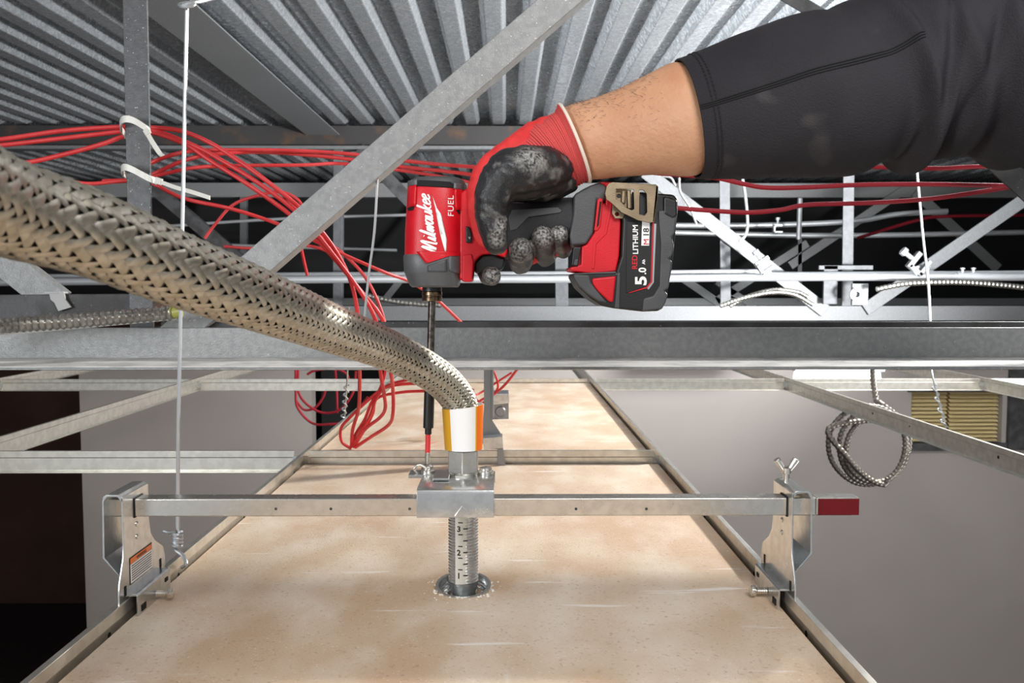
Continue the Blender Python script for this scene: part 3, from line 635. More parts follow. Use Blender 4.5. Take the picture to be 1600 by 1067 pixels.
# warning label
LB = .0004
def label_quad(x, pts, m, name, par, th=.0003, s=1):
    mm = MB(); n = len(pts); vs = [(x,y,z) for y,z in pts]+[(x+s*th,y,z) for y,z in pts]
    mm.add(vs, [(i,(i+1)%n,(i+1)%n+n,i+n) for i in range(n)]+[tuple(range(n)),tuple(range(n,2*n))[::-1]]); return part(name, mm, m, par, smooth=False)
ly0, ly1, lz0, lz1 = .782, .832, ZT+.011, ZT+.036
warn = label_quad(lxi, [(ly0,lz0),(ly1,lz0),(ly1,lz1),(ly0,lz1)], BLKP, 'warning_label', lb)
label_quad(lxi+.0004, [(ly0+.001,lz0+.001),(ly1-.001,lz0+.001),(ly1-.001,lz1-.0065),(ly0+.001,lz1-.0065)], WHITEL, 'label_field', warn)
label_quad(lxi+.0004, [(ly0+.001,lz1-.006),(ly1-.001,lz1-.006),(ly1-.001,lz1-.001),(ly0+.001,lz1-.001)], ORG, 'label_header', warn)
mb = MB()
for k in range(7):
    z = lz0+.003+k*.0022; y = ly0+.003
    while y < ly1-.004:
        ln = random.uniform(.001,.004); y2 = min(y+ln, ly1-.003); mb.box((lxi+.0006,y,z), (lxi+.0009,y2,z+.0009)); y = y2+.0008
part('fine_print', mb, BLKP, warn, smooth=False, stuff=True)
# text
def text_verts(s, size, bold=0, shear=0, align='LEFT', space=1):
    cu = bpy.data.curves.new('t', 'FONT'); cu.body = s; cu.size = size; cu.offset = bold; cu.shear = shear; cu.align_x = align; cu.space_character = space; cu.resolution_u = 3
    o = bpy.data.objects.new('t', cu); C.objects.link(o); dg = bpy.context.evaluated_depsgraph_get(); dg.update()
    me = bpy.data.meshes.new_from_object(o.evaluated_get(dg)); v = [tuple(x.co) for x in me.vertices]; f = [tuple(p.vertices) for p in me.polygons]
    bpy.data.objects.remove(o); bpy.data.curves.remove(cu); bpy.data.meshes.remove(me); return v, f
def text_part(name, s, size, fn, m, parent, **k):
    v, f = text_verts(s, size, **k); mb = MB().add([fn(a, b) for a, b, c in v], f)
    o = bpy.data.objects.new(name, mesh_of(name, mb, m, WL[parent.name])); C.objects.link(o); o.parent = parent; WL[o.name] = WL[parent.name]; return o
text_part('warning_word', 'WARNING', .0045, lambda a, b: (lxi+.0009, ly0+.014+a, lz1-.005+b), BLKP, warn, bold=.0001)
# ------------------------------------------------------------------ drop tube, bar clamp, nut, labelled sleeve, braided hose
TX = P(724, 830, .852).x; TY = .852
tz_hi = P(724, 745, TY).z
HX, HY = hc
def tube_c(z):                                        # slight lean of the drop tube
    f = (tz_hi - z)/(tz_hi-ZTILE); return Vector((TX + (HX-TX)*f, TY + (HY-TY)*f*.9, z))
drop = thing('sprinkler_drop', (HX, HY, ZTILE-.03), 'braided steel hose with nut, white label sleeve with painted yellow and orange reflections and ridged scale tube going into the hole', 'sprinkler hose')
prof_r = 24*S(TY)
mb = MB(); pts = []; rs = []
ztop_t = tz_hi + .004; zb_thread = P(724, 905, TY).z
z = ztop_t
while z > zb_thread:
    ph = (ztop_t - z)/.0030; pts.append(tube_c(z)); rs.append(prof_r - .0011*(.5+.5*math.cos(2*PI*ph))); z -= .0005
mb.tube(pts, rs, 32)
part('ridged_tube', mb, GALV, drop, sharp=60)
mb = MB().tube([tube_c(zb_thread), tube_c(zb_thread-.006), tube_c(zb_thread-.012), tube_c(ZTILE-.04)], [prof_r, prof_r*.93, prof_r*.84, prof_r*.82], 32)
part('smooth_end', mb, GALV, drop)
# flat front strip with the scale
mb = MB(); vs = []; zz = np.linspace(ztop_t, zb_thread+.001, 12)
for z in zz:
    c = tube_c(z)
    for a in np.linspace(-.38, .38, 7): vs.append((c.x + (prof_r+.0001)*math.sin(a)-.0015, c.y - (prof_r+.0002)*math.cos(a), z))
fs = [(i*7+k, i*7+k+1, i*7+8+k, i*7+7+k) for i in range(11) for k in range(6)]
part('scale_strip', MB().add(vs, fs), mat('pale_scale_strip', (206,204,196), .35, .4), drop)
def on_tube(px, py):
    q = P(px, py, TY - prof_r); c = tube_c(q.z); dx = max(-.9*prof_r, min(.9*prof_r, q.x - c.x)); return (q.x, c.y - math.sqrt(prof_r**2-dx*dx) - .0007, q.z)
for txt, py in (('3', 830), ('2', 866.5), ('1', 902)):
    text_part('scale_number', txt, 12, lambda a, b, py=py: on_tube(714+a, py-b), BLKP, drop, bold=.4)
mb = MB()
for px, py in ((716,816),(724,825.6),(716,834.4),(724,844),(716,852.6),(724,862),(716,870.7),(724,880),(716,888.5),(724,897.5)):
    mb.add([on_tube(px,py-.8), on_tube(px+7,py-.8), on_tube(px+7,py+.9), on_tube(px,py+.9)], [(0,1,2,3)])
part('scale_marks', mb, BLKP, drop, stuff=True)
# hex nut with round skirt
nz1 = P(724, 712, TY-.012).z; nz0 = P(724, 757, TY-.012).z; nr = .0166
q0 = Vector((P(724,735,TY).x, TY, 0))
m_ = MB(); vs = []; hx_h = nz1 - (nz1-nz0)*.62
ring = []
for z_, r_ in ((hx_h, nr), (nz1+.004, nr)):
    for k in range(6):
        a = PI/2 + k*PI/3; vs.append((q0.x + r_*math.cos(a), q0.y - r_*math.sin(a), z_))
m_.add(vs, [(k,(k+1)%6,(k+1)%6+6,k+6) for k in range(6)]+[tuple(range(6))[::-1],tuple(range(6,12))])
part('hex_nut', m_, CHROME, drop, .0008)
part('nut_skirt', MB().lathe([(.0135,0),(.0148,.0008),(.0148,hx_h-nz0-.002),(.0152,hx_h-nz0),(.014,hx_h-nz0+.001)], (q0.x,q0.y,nz0), n=32), CHROME, drop, sharp=30)
# white sleeve, its yellow and orange reflections painted on as colour bands
sz0 = P(724, 706, TY-.018).z; sz1 = P(724, 638, TY-.018).z; sr = .0193
pl = P(691,632,TY); pr2 = P(755,626,TY); pb0 = P(697,712,TY); pb1 = P(755,712,TY)
ct = (pl+pr2)/2; cb_ = Vector((q0.x+.0003, TY, sz0)); ct = Vector((ct.x, TY, sz1)); rt = (pr2.x-pl.x)/2; rbm = (pb1.x-pb0.x)/2
def sleeve_pt(a, f, r_add=0):
    c = cb_.lerp(ct, f); r = rbm+(rt-rbm)*f + r_add; tilt = .0035*math.cos(a-PI)*0
    return (c.x + r*math.sin(a), c.y - r*math.cos(a), c.z + (.0022*math.sin(a))*f)
def sleeve_arc(a0, a1, add, th, n):
    m_ = MB(); A = np.linspace(a0, a1, n); vs = []
    for f in (0, 1):
        for a in A: vs.append(sleeve_pt(a, f, add))
        for a in A: vs.append(sleeve_pt(a, f, add-th))
    N = n; fs = []
    for k in range(N-1):
        fs += [(k,k+1,2*N+k+1,2*N+k),(N+k,3*N+k,3*N+k+1,N+k+1),(k,N+k,N+k+1,k+1),(2*N+k,2*N+k+1,3*N+k+1,3*N+k)]
    fs += [(0,2*N,3*N,N),(N-1,2*N-1,4*N-1,3*N-1)]
    return m_.add(vs, fs)
part('label_sleeve', sleeve_arc(0, 2*PI, 0, .0008, 121), WHITEL, drop, sharp=50)
part('yellow_reflection_band', sleeve_arc(-1.45, -.62, .0003, .0003, 16), YEL, drop, sharp=50)  # coloured reflections painted as thin strips over the white sleeve
part('yellow_reflection_band', sleeve_arc(.72, .80, .0003, .0003, 4), YEL, drop, sharp=50)
part('orange_reflection_band', sleeve_arc(.80, 1.5, .0003, .0003, 12), ORG, drop, sharp=50)
# braided hose
HP = [(-520,100,.17),(-300,180,.2),(-120,262,.25),(0,320,.30),(140,364,.345),(280,422,.40),(400,467,.47),(500,506,.58),(600,544,.72),(655,571,.785),(690,594,.825),(712,618,.847),(720,636,.852)]
hp = cr(PP(HP) + [Vector((ct.x, TY, ct.z-.02))], 40)
R_H = .0163
Ls = [0]
for i in range(1, len(hp)): Ls.append(Ls[-1]+(hp[i]-hp[i-1]).length)
Ltot = Ls[-1]; fr = frames(hp)
A_p = np.array([list(p) for p in hp]); A_a = np.array([list(f[1]) for f in fr]); A_b = np.array([list(f[2]) for f in fr]); A_L = np.array(Ls)
part('hose_core', MB().tube(hp[::6]+[hp[-1]], R_H-.0009, 24), DARKCORE, drop)
NS = 22; lead = 2*PI*R_H*1.0; step = lead/(2*NS)/3.5
Sx = np.arange(0, Ltot, step); om = 2*PI/lead
Cx = np.stack([np.interp(Sx, A_L, A_p[:,i]) for i in range(3)], 1); Ax = np.stack([np.interp(Sx, A_L, A_a[:,i]) for i in range(3)], 1); Bx = np.stack([np.interp(Sx, A_L, A_b[:,i]) for i in range(3)], 1)
tg = np.gradient(Cx, axis=0); tg /= np.linalg.norm(tg, axis=1)[:,None]
slack = np.clip(np.hypot(tg[:,0], tg[:,2]), .42, 1)               # the braid is stretched where the hose runs straight, bunched at the bend
slack = np.convolve(np.pad(slack, 60, 'edge'), np.ones(121)/121, 'valid')
Ph = np.concatenate([[0], np.cumsum(slack[1:]*step)])*om
V = []; Fc = []; base = 0; M = len(Sx)
hw = (2*PI/NS)*.455
for sg in (1, -1):
    for k in range(NS):
        tt = 2*Ph*NS/(2*PI)
        th0 = 2*PI*k/NS + sg*Ph
        phi = (2*k + sg*tt)                            # j + k
        hgt = np.clip(1.9*np.cos(PI*phi/2+PI/4), -1, 1)*sg
        rad = R_H + .0008*hgt
        for e, rr in ((-1,-.0004),(0,.0003),(1,-.0004)):
            th = th0 + e*hw; r_ = (rad + rr)[:,None]
            V.append(Cx + Ax*np.cos(th)[:,None]*r_ + Bx*np.sin(th)[:,None]*r_)
        idx = np.arange(M-1)
        for e in (0,1):
            a0 = base + e*M + idx; b0 = base + (e+1)*M + idx
            Fc.append(np.stack([a0, b0, b0+1, a0+1], 1) if sg == 1 else np.stack([a0, a0+1, b0+1, b0], 1))
        base += 3*M
V = np.concatenate(V) - np.array(list(WL[drop.name])); Fc = np.concatenate(Fc)
me = bpy.data.meshes.new('braid'); me.vertices.add(len(V)); me.vertices.foreach_set('co', V.ravel())
me.loops.add(Fc.size); me.loops.foreach_set('vertex_index', Fc.ravel().astype(np.int32)); me.polygons.add(len(Fc)); me.polygons.foreach_set('loop_start', np.arange(0, Fc.size, 4, dtype=np.int32)); me.polygons.foreach_set('use_smooth', np.ones(len(Fc), dtype=bool))
me.update(calc_edges=True); me.materials.append(BRAIDM); o = bpy.data.objects.new('braid', me); C.objects.link(o); o.parent = drop; o['kind'] = 'stuff'; WL['braid'] = WL[drop.name]
# bar clamp
cx0 = P(651,790,BY0-.004).x; cx1 = P(772,790,BY0-.004).x; cw = (cx0+cx1)/2
clamp = thing('bar_clamp', (cw, .83, bz0-.003), 'square pressed steel clamp on the middle of the bar, holding the tube upright', 'clamp')
cyf = BY0-.004; zt_c = P(700, 764, cyf).z; zb_c = P(700, 809, cyf).z
pc = [(cyf,zb_c),(cyf,zt_c-.005),(cyf+.0015,zt_c-.0015),(cyf+.005,zt_c),(cyf+.078,zt_c),(cyf+.078,zt_c-.012),(cyf+.0764,zt_c-.012),(cyf+.0764,zt_c-.0016),(cyf+.0055,zt_c-.0016),(cyf+.003,zt_c-.003),(cyf+.0016,zt_c-.006),(cyf+.0016,zb_c)]
part('saddle_plate', MB().extrude(pc, (cx0,0,0), (cx1,0,0), (0,1,0), (0,0,1)), GALV, clamp, .0004, sharp=30)
def on_clamp(px, py): q = P(px, py, cyf-.0002); return tuple(q)
EMB = mat('pressed_mark', (212,210,204), .8, .3)
text_part('stamped_letters', 'USA', 13, lambda a, b: on_clamp(742+a, 803-b), EMB, clamp)
mb = MB().tube([P(711,806,cyf), P(722,791,cyf), P(731,799,cyf)], .0006, 6)
part('stamped_arrow', mb, EMB, clamp)
# square-drive clamp screw at rear left, and hook
scp = Vector((P(668,735,.86).x, .86, zt_c))
mb = MB().lathe([(.0075,0),(.0078,.003),(.006,.004),(.006,.007),(.0035,.009)], scp, n=12)
part('clamp_screw', mb, CHROME, clamp, .0004)
part('clamp_ear', MB().obox(scp+Vector((-.004,0,-.001)), (1,0,0),(0,1,0),(0,0,1), (.014,.012,.0018)), GALV, clamp, .0006)
part('clamp_screw', MB().lathe([(.0078,0),(.008,.003),(.0062,.004),(.0062,.006),(.003,.0075)], Vector((P(759,738,.855).x,.855,zt_c)), n=16), CHROME, clamp, .0004)
part('clamp_ear', MB().obox(Vector((P(690,752,.835).x,.842,zt_c+.002)), (1,0,0),(0,1,0),(0,0,1), (.008,.02,.0012)), GALV, clamp, .0006)
mb = MB().tube(cr([scp+Vector((-.010,-.008,.001)), scp+Vector((-.012,-.01,.007)), scp+Vector((-.007,-.009,.010)), scp+Vector((0,-.009,.006))], 5), .0013, 8)
part('wire_clip', mb, CHROME, clamp)
# escutcheon ring in the hole
ring = thing('hole_ring', (HX, HY, ZTILE), 'threaded bright metal ring lining the round hole in the board', 'ring')
pr_ = [(.0252,-.03),(.0252,.0005),(.0275,.0012),(.0275,.0024),(.0245,.0024)]
for i in range(14): pr_.append((.0242 - (.0009 if i % 2 else 0), -.001 - i*.002))
part('threaded_collar', MB().lathe(pr_, (HX,HY,ZTILE+.002), (0,-.16,1), n=40, closed=True), GALV, ring, sharp=30)
part('cup_plate', MB().lathe([(.023,0),(.023,.001),(.0001,.001),(.0001,0)], (HX,HY,ZTILE-.03), n=32, closed=True), GALV, ring)
# ------------------------------------------------------------------ background bracket with junction box on cross tee
bb = thing('riser_bracket', P(772,700,1.47), 'tall grey steel bracket standing on the cross tee behind the white label sleeve', 'bracket')
DG = mat('zinc_grey', (140,143,146), .8, .4)
def px_prism(pts, Y0, Y1): return MB().prism([(P(x,y,Y0).x, P(x,y,Y0).z) for x,y in pts], Y0, Y1)
part('upright', px_prism([(756,560),(768,560),(768,630),(768,655),(784,680),(786,702),(760,702),(752,690),(756,640)], 1.46, 1.463), DG, bb, .0005)
part('flange', px_prism([(768,560),(771,560),(771,655),(768,657)], 1.45, 1.48), DG, bb, .0005)
part('foot', px_prism([(777,680),(783,680),(790,728),(777,728)], 1.44, 1.443), DG, bb, .0005)
part('crossbar', px_prism([(754,684),(785,682),(786,700),(756,703)], 1.43, 1.46), GALV, bb, .001)
jb = thing('junction_box', P(786,655,1.95), 'square grey junction box with a round knockout behind the riser bracket', 'junction box')
part('box_shell', px_prism([(768,615),(795,615),(795,656),(768,657)], 1.95, 2.02), DG, jb, .002)
part('box_top', px_prism([(768,615),(795,615),(796,630),(768,633)], 1.93, 1.95), GALV, jb, .002)
part('knockout', MB().lathe([(.001,.003),(.010,.003),(.012,0)], P(782,643,1.949), (0,-1,0), 20), DG, jb)
# ------------------------------------------------------------------ impact driver
DYC = .855
drv = thing('impact_driver', P(670, 735, DYC), 'red and black cordless impact driver, bit pointing down, gripped by the gloved hand', 'power tool')
DF = DYC - .030                                       # front face depth
def dx(px, Y=DF): return P(px, 360, Y).x
def dz(py, Y=DF): return P(675, py, Y).z
def dprism(name, pts, y0, y1, m, bevel=.002, label=None, par=None, seg=3):
    q = [(dx(x), dz(y)) for x, y in pts]
    return part(name, MB().prism(q, y0, y1), m, par or drv, bevel, label=label, seg=seg)
HN = 2.7
HR = [(272,655,712,.018),(275,642,722,.024),(281,635,728,.028),(289,632,728,.030)]     # cap
def sring(py, xl_, xr_, b, n=48, N_=HN):
    cx = (dx(xl_)+dx(xr_))/2; a = (dx(xr_)-dx(xl_))/2; z = dz(py); out = []
    for k in range(n):
        th = 2*PI*k/n; c, s_ = math.cos(th), math.sin(th)
        out.append((cx + a*math.copysign(abs(c)**(2/N_), c), DYC - b*math.copysign(abs(s_)**(2/N_), s_), z))
    return out
def sloft(rings, n=48):
    vs = []; fs = []
    for r in rings: vs += sring(*r, n=n)
    for i in range(len(rings)-1): fs += [(i*n+k, i*n+(k+1)%n, (i+1)*n+(k+1)%n, (i+1)*n+k) for k in range(n)]
    fs += [tuple(range(n)), tuple(range((len(rings)-1)*n, len(rings)*n))[::-1]]
    return MB().add(vs, fs)
part('top_cap', sloft([(272,655,706,.016),(273.5,645,716,.022),(277,638,723,.026),(283,635,726,.028),(291,634,727,.0285)]), GREYP, drv, sharp=30)
HOUS = [(288,633,724,.0288),(296,632,724,.030),(330,630,723,.0303),(360,628,722,.0303),(398,627,721,.0303)]
part('motor_housing', sloft(HOUS), RED, drv, sharp=50)
part('nose_housing', sloft([(397,626,721,.0308),(400,625,722,.0312),(424,626,721,.031),(428,628,719,.030),(437,631,717,.028),(446,635,715,.0265),(449,639,712,.0245)]), NOSE, drv, sharp=30)
def head_y(X, Z):
    py = 360 + (dz(360)-Z)/(dz(360)-dz(460))*100
    hs = HOUS; py_c = min(max(py, hs[0][0]), hs[-1][0])
    for i in range(len(hs)-1):
        if hs[i][0] <= py_c <= hs[i+1][0]:
            f = (py_c-hs[i][0])/(hs[i+1][0]-hs[i][0]); l, r, b = [hs[i][j]+(hs[i+1][j]-hs[i][j])*f for j in (1,2,3)]; break
    cx = (dx(l)+dx(r))/2; a = (dx(r)-dx(l))/2; u = min(.98, abs((X-cx)/a)); return DYC - b*(1-u**HN)**(1/HN)
def onh(px, py, off=.0003):
    X, Z = dx(px), dz(py); return (X, head_y(X, Z)-off, Z)
def patch(name, poly, m, par, off=.0008, sub=6, thick=.0008, fn=None):   # polygon conformed to the head
    fn = fn or onh
    bm = bmesh.new(); vs = [bm.verts.new((x, y, 0)) for x, y in poly]; bm.faces.new(vs)
    bmesh.ops.triangulate(bm, faces=bm.faces[:]); bmesh.ops.subdivide_edges(bm, edges=bm.edges[:], cuts=sub, use_grid_fill=True)
    bm.verts.ensure_lookup_table(); mb = MB().add([fn(v.co.x, v.co.y, off) for v in bm.verts], [[v.index for v in f.verts] for f in bm.faces]); bm.free()
    o = part(name, mb, m, par, fin=False)
    o.data.polygons.foreach_set('use_smooth', [True]*len(o.data.polygons)); 
    so = o.modifiers.new('solid', 'SOLIDIFY'); so.thickness = thick; so.offset = -1
    return o
# side ribs and grey caps with vents
for nm, poly, m in (('side_rib', [(634,288),(650,288),(649,322),(636,322)], RED), ('side_rib', [(711,294),(727,294),(726,327),(713,327)], RED)):
    patch(nm, poly, m, drv, .0022, 5, .002)
patch('rib_cap', [(634,280),(651,280),(651,288.5),(634,288.5)], NOSE, drv, .0026, 4, .002)
patch('rib_cap', [(710,285),(728,285),(728,294),(710,294)], NOSE, drv, .0026, 4, .002)
patch('air_vent', [(634,323),(647,322),(645,328),(636,328)], DARKIN, drv, .0006, 3)
patch('air_vent', [(712,327),(727,327),(725,333),(716,333)], DARKIN, drv, .0006, 3)
patch('vent_opening', [(652,283.5),(656,281),(704,283.5),(709,287),(710,293),(651,290)], DARKIN, drv, .0012, 5, .0015)
# V of red running into the nose and the raised nose badge
def onn(px, py, off):
    X, Z = dx(px), dz(py); cx = dx(673.5); a = dx(721)-cx; u = min(.97, abs((X-cx)/a)); return (X, DYC - .0312*(1-u**HN)**(1/HN) - off, Z)
patch('red_wedge', [(650,393),(721,393),(721,399),(702,400),(667,411.5),(664,410)], RED, drv, .0014, 5, .001, onn)
patch('nose_badge', [(668,415),(699,404.5),(699,424),(668,424)], GREYP, drv, .0012, 5, .0012, onn)
patch('nose_pad', [(702,400),(719,401),(719,428),(702,423)], NOSE, drv, .001, 5, .0012, onn)
# brand writing in brush-script strokes, reading upward
def stroke_letters():
    G = {'M': ([[(-.04,.1),(.03,.02),(.2,.97),(.22,.1)],[(.24,.1),(.46,.99),(.48,.1),(.56,.03)]], .62),
         'i': ([[(.0,.05),(.1,.52),(.09,.1),(.18,.04)], [(.12,.72),(.13,.76)]], .2),
         'l': ([[(.0,.05),(.16,.98),(.1,.12),(.19,.04)]], .21),
         'w': ([[(.0,.1),(.08,.5),(.08,.06),(.2,.5),(.22,.06),(.34,.5),(.38,.42)]], .36),
         'a': ([[(.24,.44),(.12,.5),(.03,.25),(.08,.04),(.2,.2),(.27,.5),(.25,.08),(.33,.04)]], .34),
         'u': ([[(.02,.5),(.02,.1),(.1,.04),(.2,.2),(.24,.5),(.24,.08),(.32,.04)]], .33),
         'k': ([[(.0,.02),(.12,.98)], [(.24,.5),(.08,.26),(.18,.06),(.28,.04)]], .29),
         'e': ([[(.03,.22),(.2,.34),(.16,.5),(.06,.42),(.02,.15),(.1,.03),(.24,.12)]], .25)}
    x = 0; out = []
    for ch in 'Milwaukee':
        st, adv = G[ch]
        for s_ in st: out.append([(x+a, b) for a, b in s_])
        x += adv
    return out, x
sts, W = stroke_letters()
# baseline from lower right going up; text up-direction is to the left
A0 = (685.5, 395); A1 = (671.5, 302)                      # baseline start / end in picture units
def mp(u, v):                                         # u along text 0..1, v height 0..1
    bx_, by_ = A0[0]+(A1[0]-A0[0])*u, A0[1]+(A1[1]-A0[1])*u
    H = 27 - 3*u
    return (bx_ - H*v, by_ - .22*H*v + 2)
mb = MB()
for st in sts:
    path = cr([Vector((a/W, b, 0)) for a, b in st], 5)
    q = [mp(p.x, p.y) for p in path]; wv = 1.6
    for i in range(len(q)):
        pass
    L_, R_ = [], []
    for i in range(len(q)):
        a, b = q[max(0,i-1)], q[min(len(q)-1,i+1)]; ddx, ddy = b[0]-a[0], b[1]-a[1]; l = math.hypot(ddx, ddy) or 1
        nx, ny = -ddy/l, ddx/l; ww = wv*(.55+.45*abs(ddx)/l)
        L_.append(onh(q[i][0]+nx*ww, q[i][1]+ny*ww, .0004)); R_.append(onh(q[i][0]-nx*ww, q[i][1]-ny*ww, .0004))
    n = len(q); mb.add(L_+R_, [(i, i+1, n+i+1, n+i) for i in range(n-1)])
part('script_lettering', mb, WHITEP, drv, fin=False)
bolt = [(674.5,301),(688,334.5),(684.5,333.5),(696,371),(692.5,370.5),(698,393),(688,367),(690.5,366.5),(682,331),(684,330.5)]
bolt = [(674.5,301),(683,325),(689,334),(684,334),(698,374),(694,373),(697.5,393),(695,393),(687.5,365),(691,366),(680.5,326),(682,327)]
patch('lightning_stripe', bolt, WHITEP, drv, .0004, 2, .0002)
text_part('fuel_lettering', 'FUEL', 12.5, lambda a, b: onh(708.5-b*1.0, 338-a*1.15, .0004), WHITEP, drv, bold=.1, space=1.1)
# neck between head and grip, with the forward switch
dprism('gear_neck', [(716,300),(735,288),(752,296),(762,330),(775,360),(795,392),(790,402),(770,396),(752,397),(741,408),(737,436),(735,440),(723,440),(716,436)], DYC-.019, DYC+.019, RED, .004)
dprism('front_guard', [(722,398),(736,396),(739,408),(737,438),(734,440.5),(723,440.5),(721,436)], DYC-.021, DYC+.021, RED, .003)
dprism('direction_switch', [(727,352),(733,354),(737,364),(737,374),(735,380),(727,378)], DYC-.0225, DYC+.0225, BLK, .0012)
text_part('switch_arrow', '<', 7, lambda a, b: (dx(735.5-b), DYC-.0231, dz(373-a)), WHITEP, drv)
dprism('trigger', [(740,410),(752,397),(770,396),(790,404),(786,420),(768,427),(748,424),(741,428)], DYC-.012, DYC+.012, BLK, .004)
# grip
def grip():
    sec = [(742,300,372),(762,305,398),(790,309,403),(820,312,402),(850,307,396),(875,303,385),(896,304,378)]
    n = 28; vs = []; 
    for i, (x, t_, b_) in enumerate(sec):
        zc = (dz(t_)+dz(b_))/2; h = (dz(t_)-dz(b_))/2; b = .0205 if x < 880 else .022
        for k in range(n):
            th = 2*PI*k/n; c, s_ = math.cos(th), math.sin(th); vs.append((dx(x + (3 if s_ > 0 else -3)*s_*s_*0), DYC - b*math.copysign(abs(c)**.8, c), zc + h*math.copysign(abs(s_)**.85, s_)))
    fs = [(i*n+k, i*n+(k+1)%n, (i+1)*n+(k+1)%n, (i+1)*n+k) for i in range(len(sec)-1) for k in range(n)]
    fs += [tuple(range(n)), tuple(range((len(sec)-1)*n, len(sec)*n))]
    return MB().add(vs, fs)
part('rubber_grip', grip(), RUB, drv, sharp=60)
dprism('grip_inlay', [(800,326),(872,322),(879,327),(877,331),(826,338),(808,357),(797,360),(794,340)], DYC-.0212, DYC-.015, GREYP, .0006, seg=1)
# foot of the tool
dprism('grip_base', [(897,303),(912,294),(924,288),(936,284),(950,286),(946,318),(934,313),(929,363),(917,382),(893,384),(890,368),(896,335)], DYC-.027, DYC+.027, GREYP, .004)
dprism('red_foot', [(936,284),(957,284),(957,300),(970,345),(968,400),(963,424),(927,428),(893,424),(890,418),(908,413),(909,385),(917,382),(929,363),(934,313),(946,318),(947,290)], DYC-.030, DYC+.030, RED, .003)
dprism('foot_slot', [(933,312),(936,309),(942,311),(938,354),(933,361),(928,360),(930,344)], DYC-.0315, DYC-.028, RED, .001)
dprism('slot_recess', [(936.5,315),(939.5,315),(935,352),(932,356)], DYC-.0322, DYC-.030, DARKIN, .0004)
dprism('foot_ridge', [(953,318),(957,318),(948,365),(932,381),(929,420),(925,420),(927,379),(944,362)], DYC-.0308, DYC-.029, RED, .0006)
dprism('fuel_gauge', [(896,386),(908,386),(903,417),(893,414)], DYC-.0312, DYC-.028, BLK, .001)
dprism('gauge_button', [(898,405),(904,405),(902,415),(896,414)], DYC-.0325, DYC-.030, GREYP, .0008)
# battery pack
bat = dprism('battery_pack', [(957,300),(1000,300),(1052,304),(1058,311),(1058,330),(1050,420),(1041,470),(1036,482),(1028,486),(1005,487),(960,482),(940,478),(922,466),(905,450),(896,434),(895,427),(962,425),(970,400),(972,345)], DYC-.034, DYC+.034, BLK, .005)
dprism('battery_shoulder', [(895,428),(921,429),(923,440),(950,474),(935,471),(918,460),(904,447),(897,436)], DYC-.0352, DYC-.030, GREYP, .002, par=bat)
dprism('release_button', [(924,435),(962,431),(958,472),(952,472),(934,455),(926,444)], DYC-.037, DYC-.030, RED, .002, par=bat)
dprism('battery_rail', [(964,426),(969,426),(968,482),(960,481)], DYC-.0355, DYC-.030, GREYP, .001, par=bat)
dprism('battery_rail', [(962,424),(897,427),(897,429.5),(963,427.5)], DYC-.0355, DYC-.030, GREYP, .0008, par=bat)
dprism('battery_label', [(978,346),(1019,346),(1017,440),(1012,447),(978,458)], DYC-.0348, DYC-.033, BLKP, .0004, par=bat, seg=1)
dprism('battery_bumper', [(1026,330),(1056,326),(1052,366),(1048,370),(1052,384),(1049,400),(1044,404),(1049,408),(1044,450),(1038,454),(1043,460),(1040,472),(1034,483),(1003,486),(1005,466),(1020,462),(1030,446),(1031,380)], DYC-.0362, DYC+.0362, GREYP, .003, par=bat)
dprism('battery_latch', [(1034,306),(1056,312),(1057,338),(1050,344),(1034,336)], DYC-.037, DYC+.037, BLK, .004, par=bat)
BF = DYC-.0351
def onb(px, py): q = (dx(px), BF, dz(py)); return q
dprism('red_trim', [(1018,348),(1020,348),(1018,441),(1011,450),(982,458),(982,457),(1010,448),(1016,440)], BF, BF+.001, REDP, 0, par=bat)
dprism('silver_trim', [(1020.5,350),(1024,350),(1021,441),(1013,452.5),(1010.5,450),(1018.5,441)], BF, BF+.001, SILVP, 0, par=bat)
def bt(name, s_, size, px, py, m, bold=.25, sx=1, sy=1, BFo=0):
    text_part(name, s_, size, lambda a, b: (dx(px-b*sy - a*.02), BF-.0001-BFo, dz(py-a*sx)), m, bat, bold=bold)
bt('label_text', 'RED', 11.5, 995, 421, REDP, .25, 1.05)
bt('label_text', 'LITHIUM', 11.5, 996, 397.5, WHITEP, .25, 1.05)
dprism('type_badge', [(1002,340),(1014,340),(1013,384),(1001,384)], BF-.0001, BF+.0006, WHITEP, 0, par=bat)
bt('badge_letter', 'M', 14, 1012.5, 383, REDP, 0, .9, .85, .0004)
bt('badge_number', '18', 14, 1012.5, 370.5, BLKP, .15, 1, .9, .0004)
bt('capacity_text', '5', 24, 1009, 446, WHITEP, .9, 1.25)
bt('capacity_text', '.0', 16, 1008.5, 429, WHITEP, .5, .95)
bt('capacity_text', 'Ah', 6.5, 1007, 413, WHITEP, .2)
# belt clip
CY = DYC-.041
def holed(outer, holes, y0, y1):
    bm = bmesh.new()
    def loop(pts): 
        vs = [bm.verts.new((dx(x), y0, dz(y))) for x, y in pts]; return [bm.edges.new((vs[i], vs[(i+1)%len(vs)])) for i in range(len(vs))]
    es = loop(outer)
    for h in holes: es += loop(h)
    bmesh.ops.triangle_fill(bm, use_beauty=True, use_dissolve=False, edges=es)
    r = bmesh.ops.extrude_face_region(bm, geom=bm.faces[:]); vs = [g for g in r['geom'] if isinstance(g, bmesh.types.BMVert)]
    bmesh.ops.translate(bm, verts=vs, vec=(0, y1-y0, 0)); bm.verts.ensure_lookup_table(); bm.verts.index_update()
    mb = MB().add([tuple(v.co) for v in bm.verts], [[v.index for v in f.verts] for f in bm.faces]); bm.free(); return mb
def circ(cx, cy, r, n=10): return [(cx+r*math.cos(2*PI*k/n), cy+r*math.sin(2*PI*k/n)) for k in range(n)]
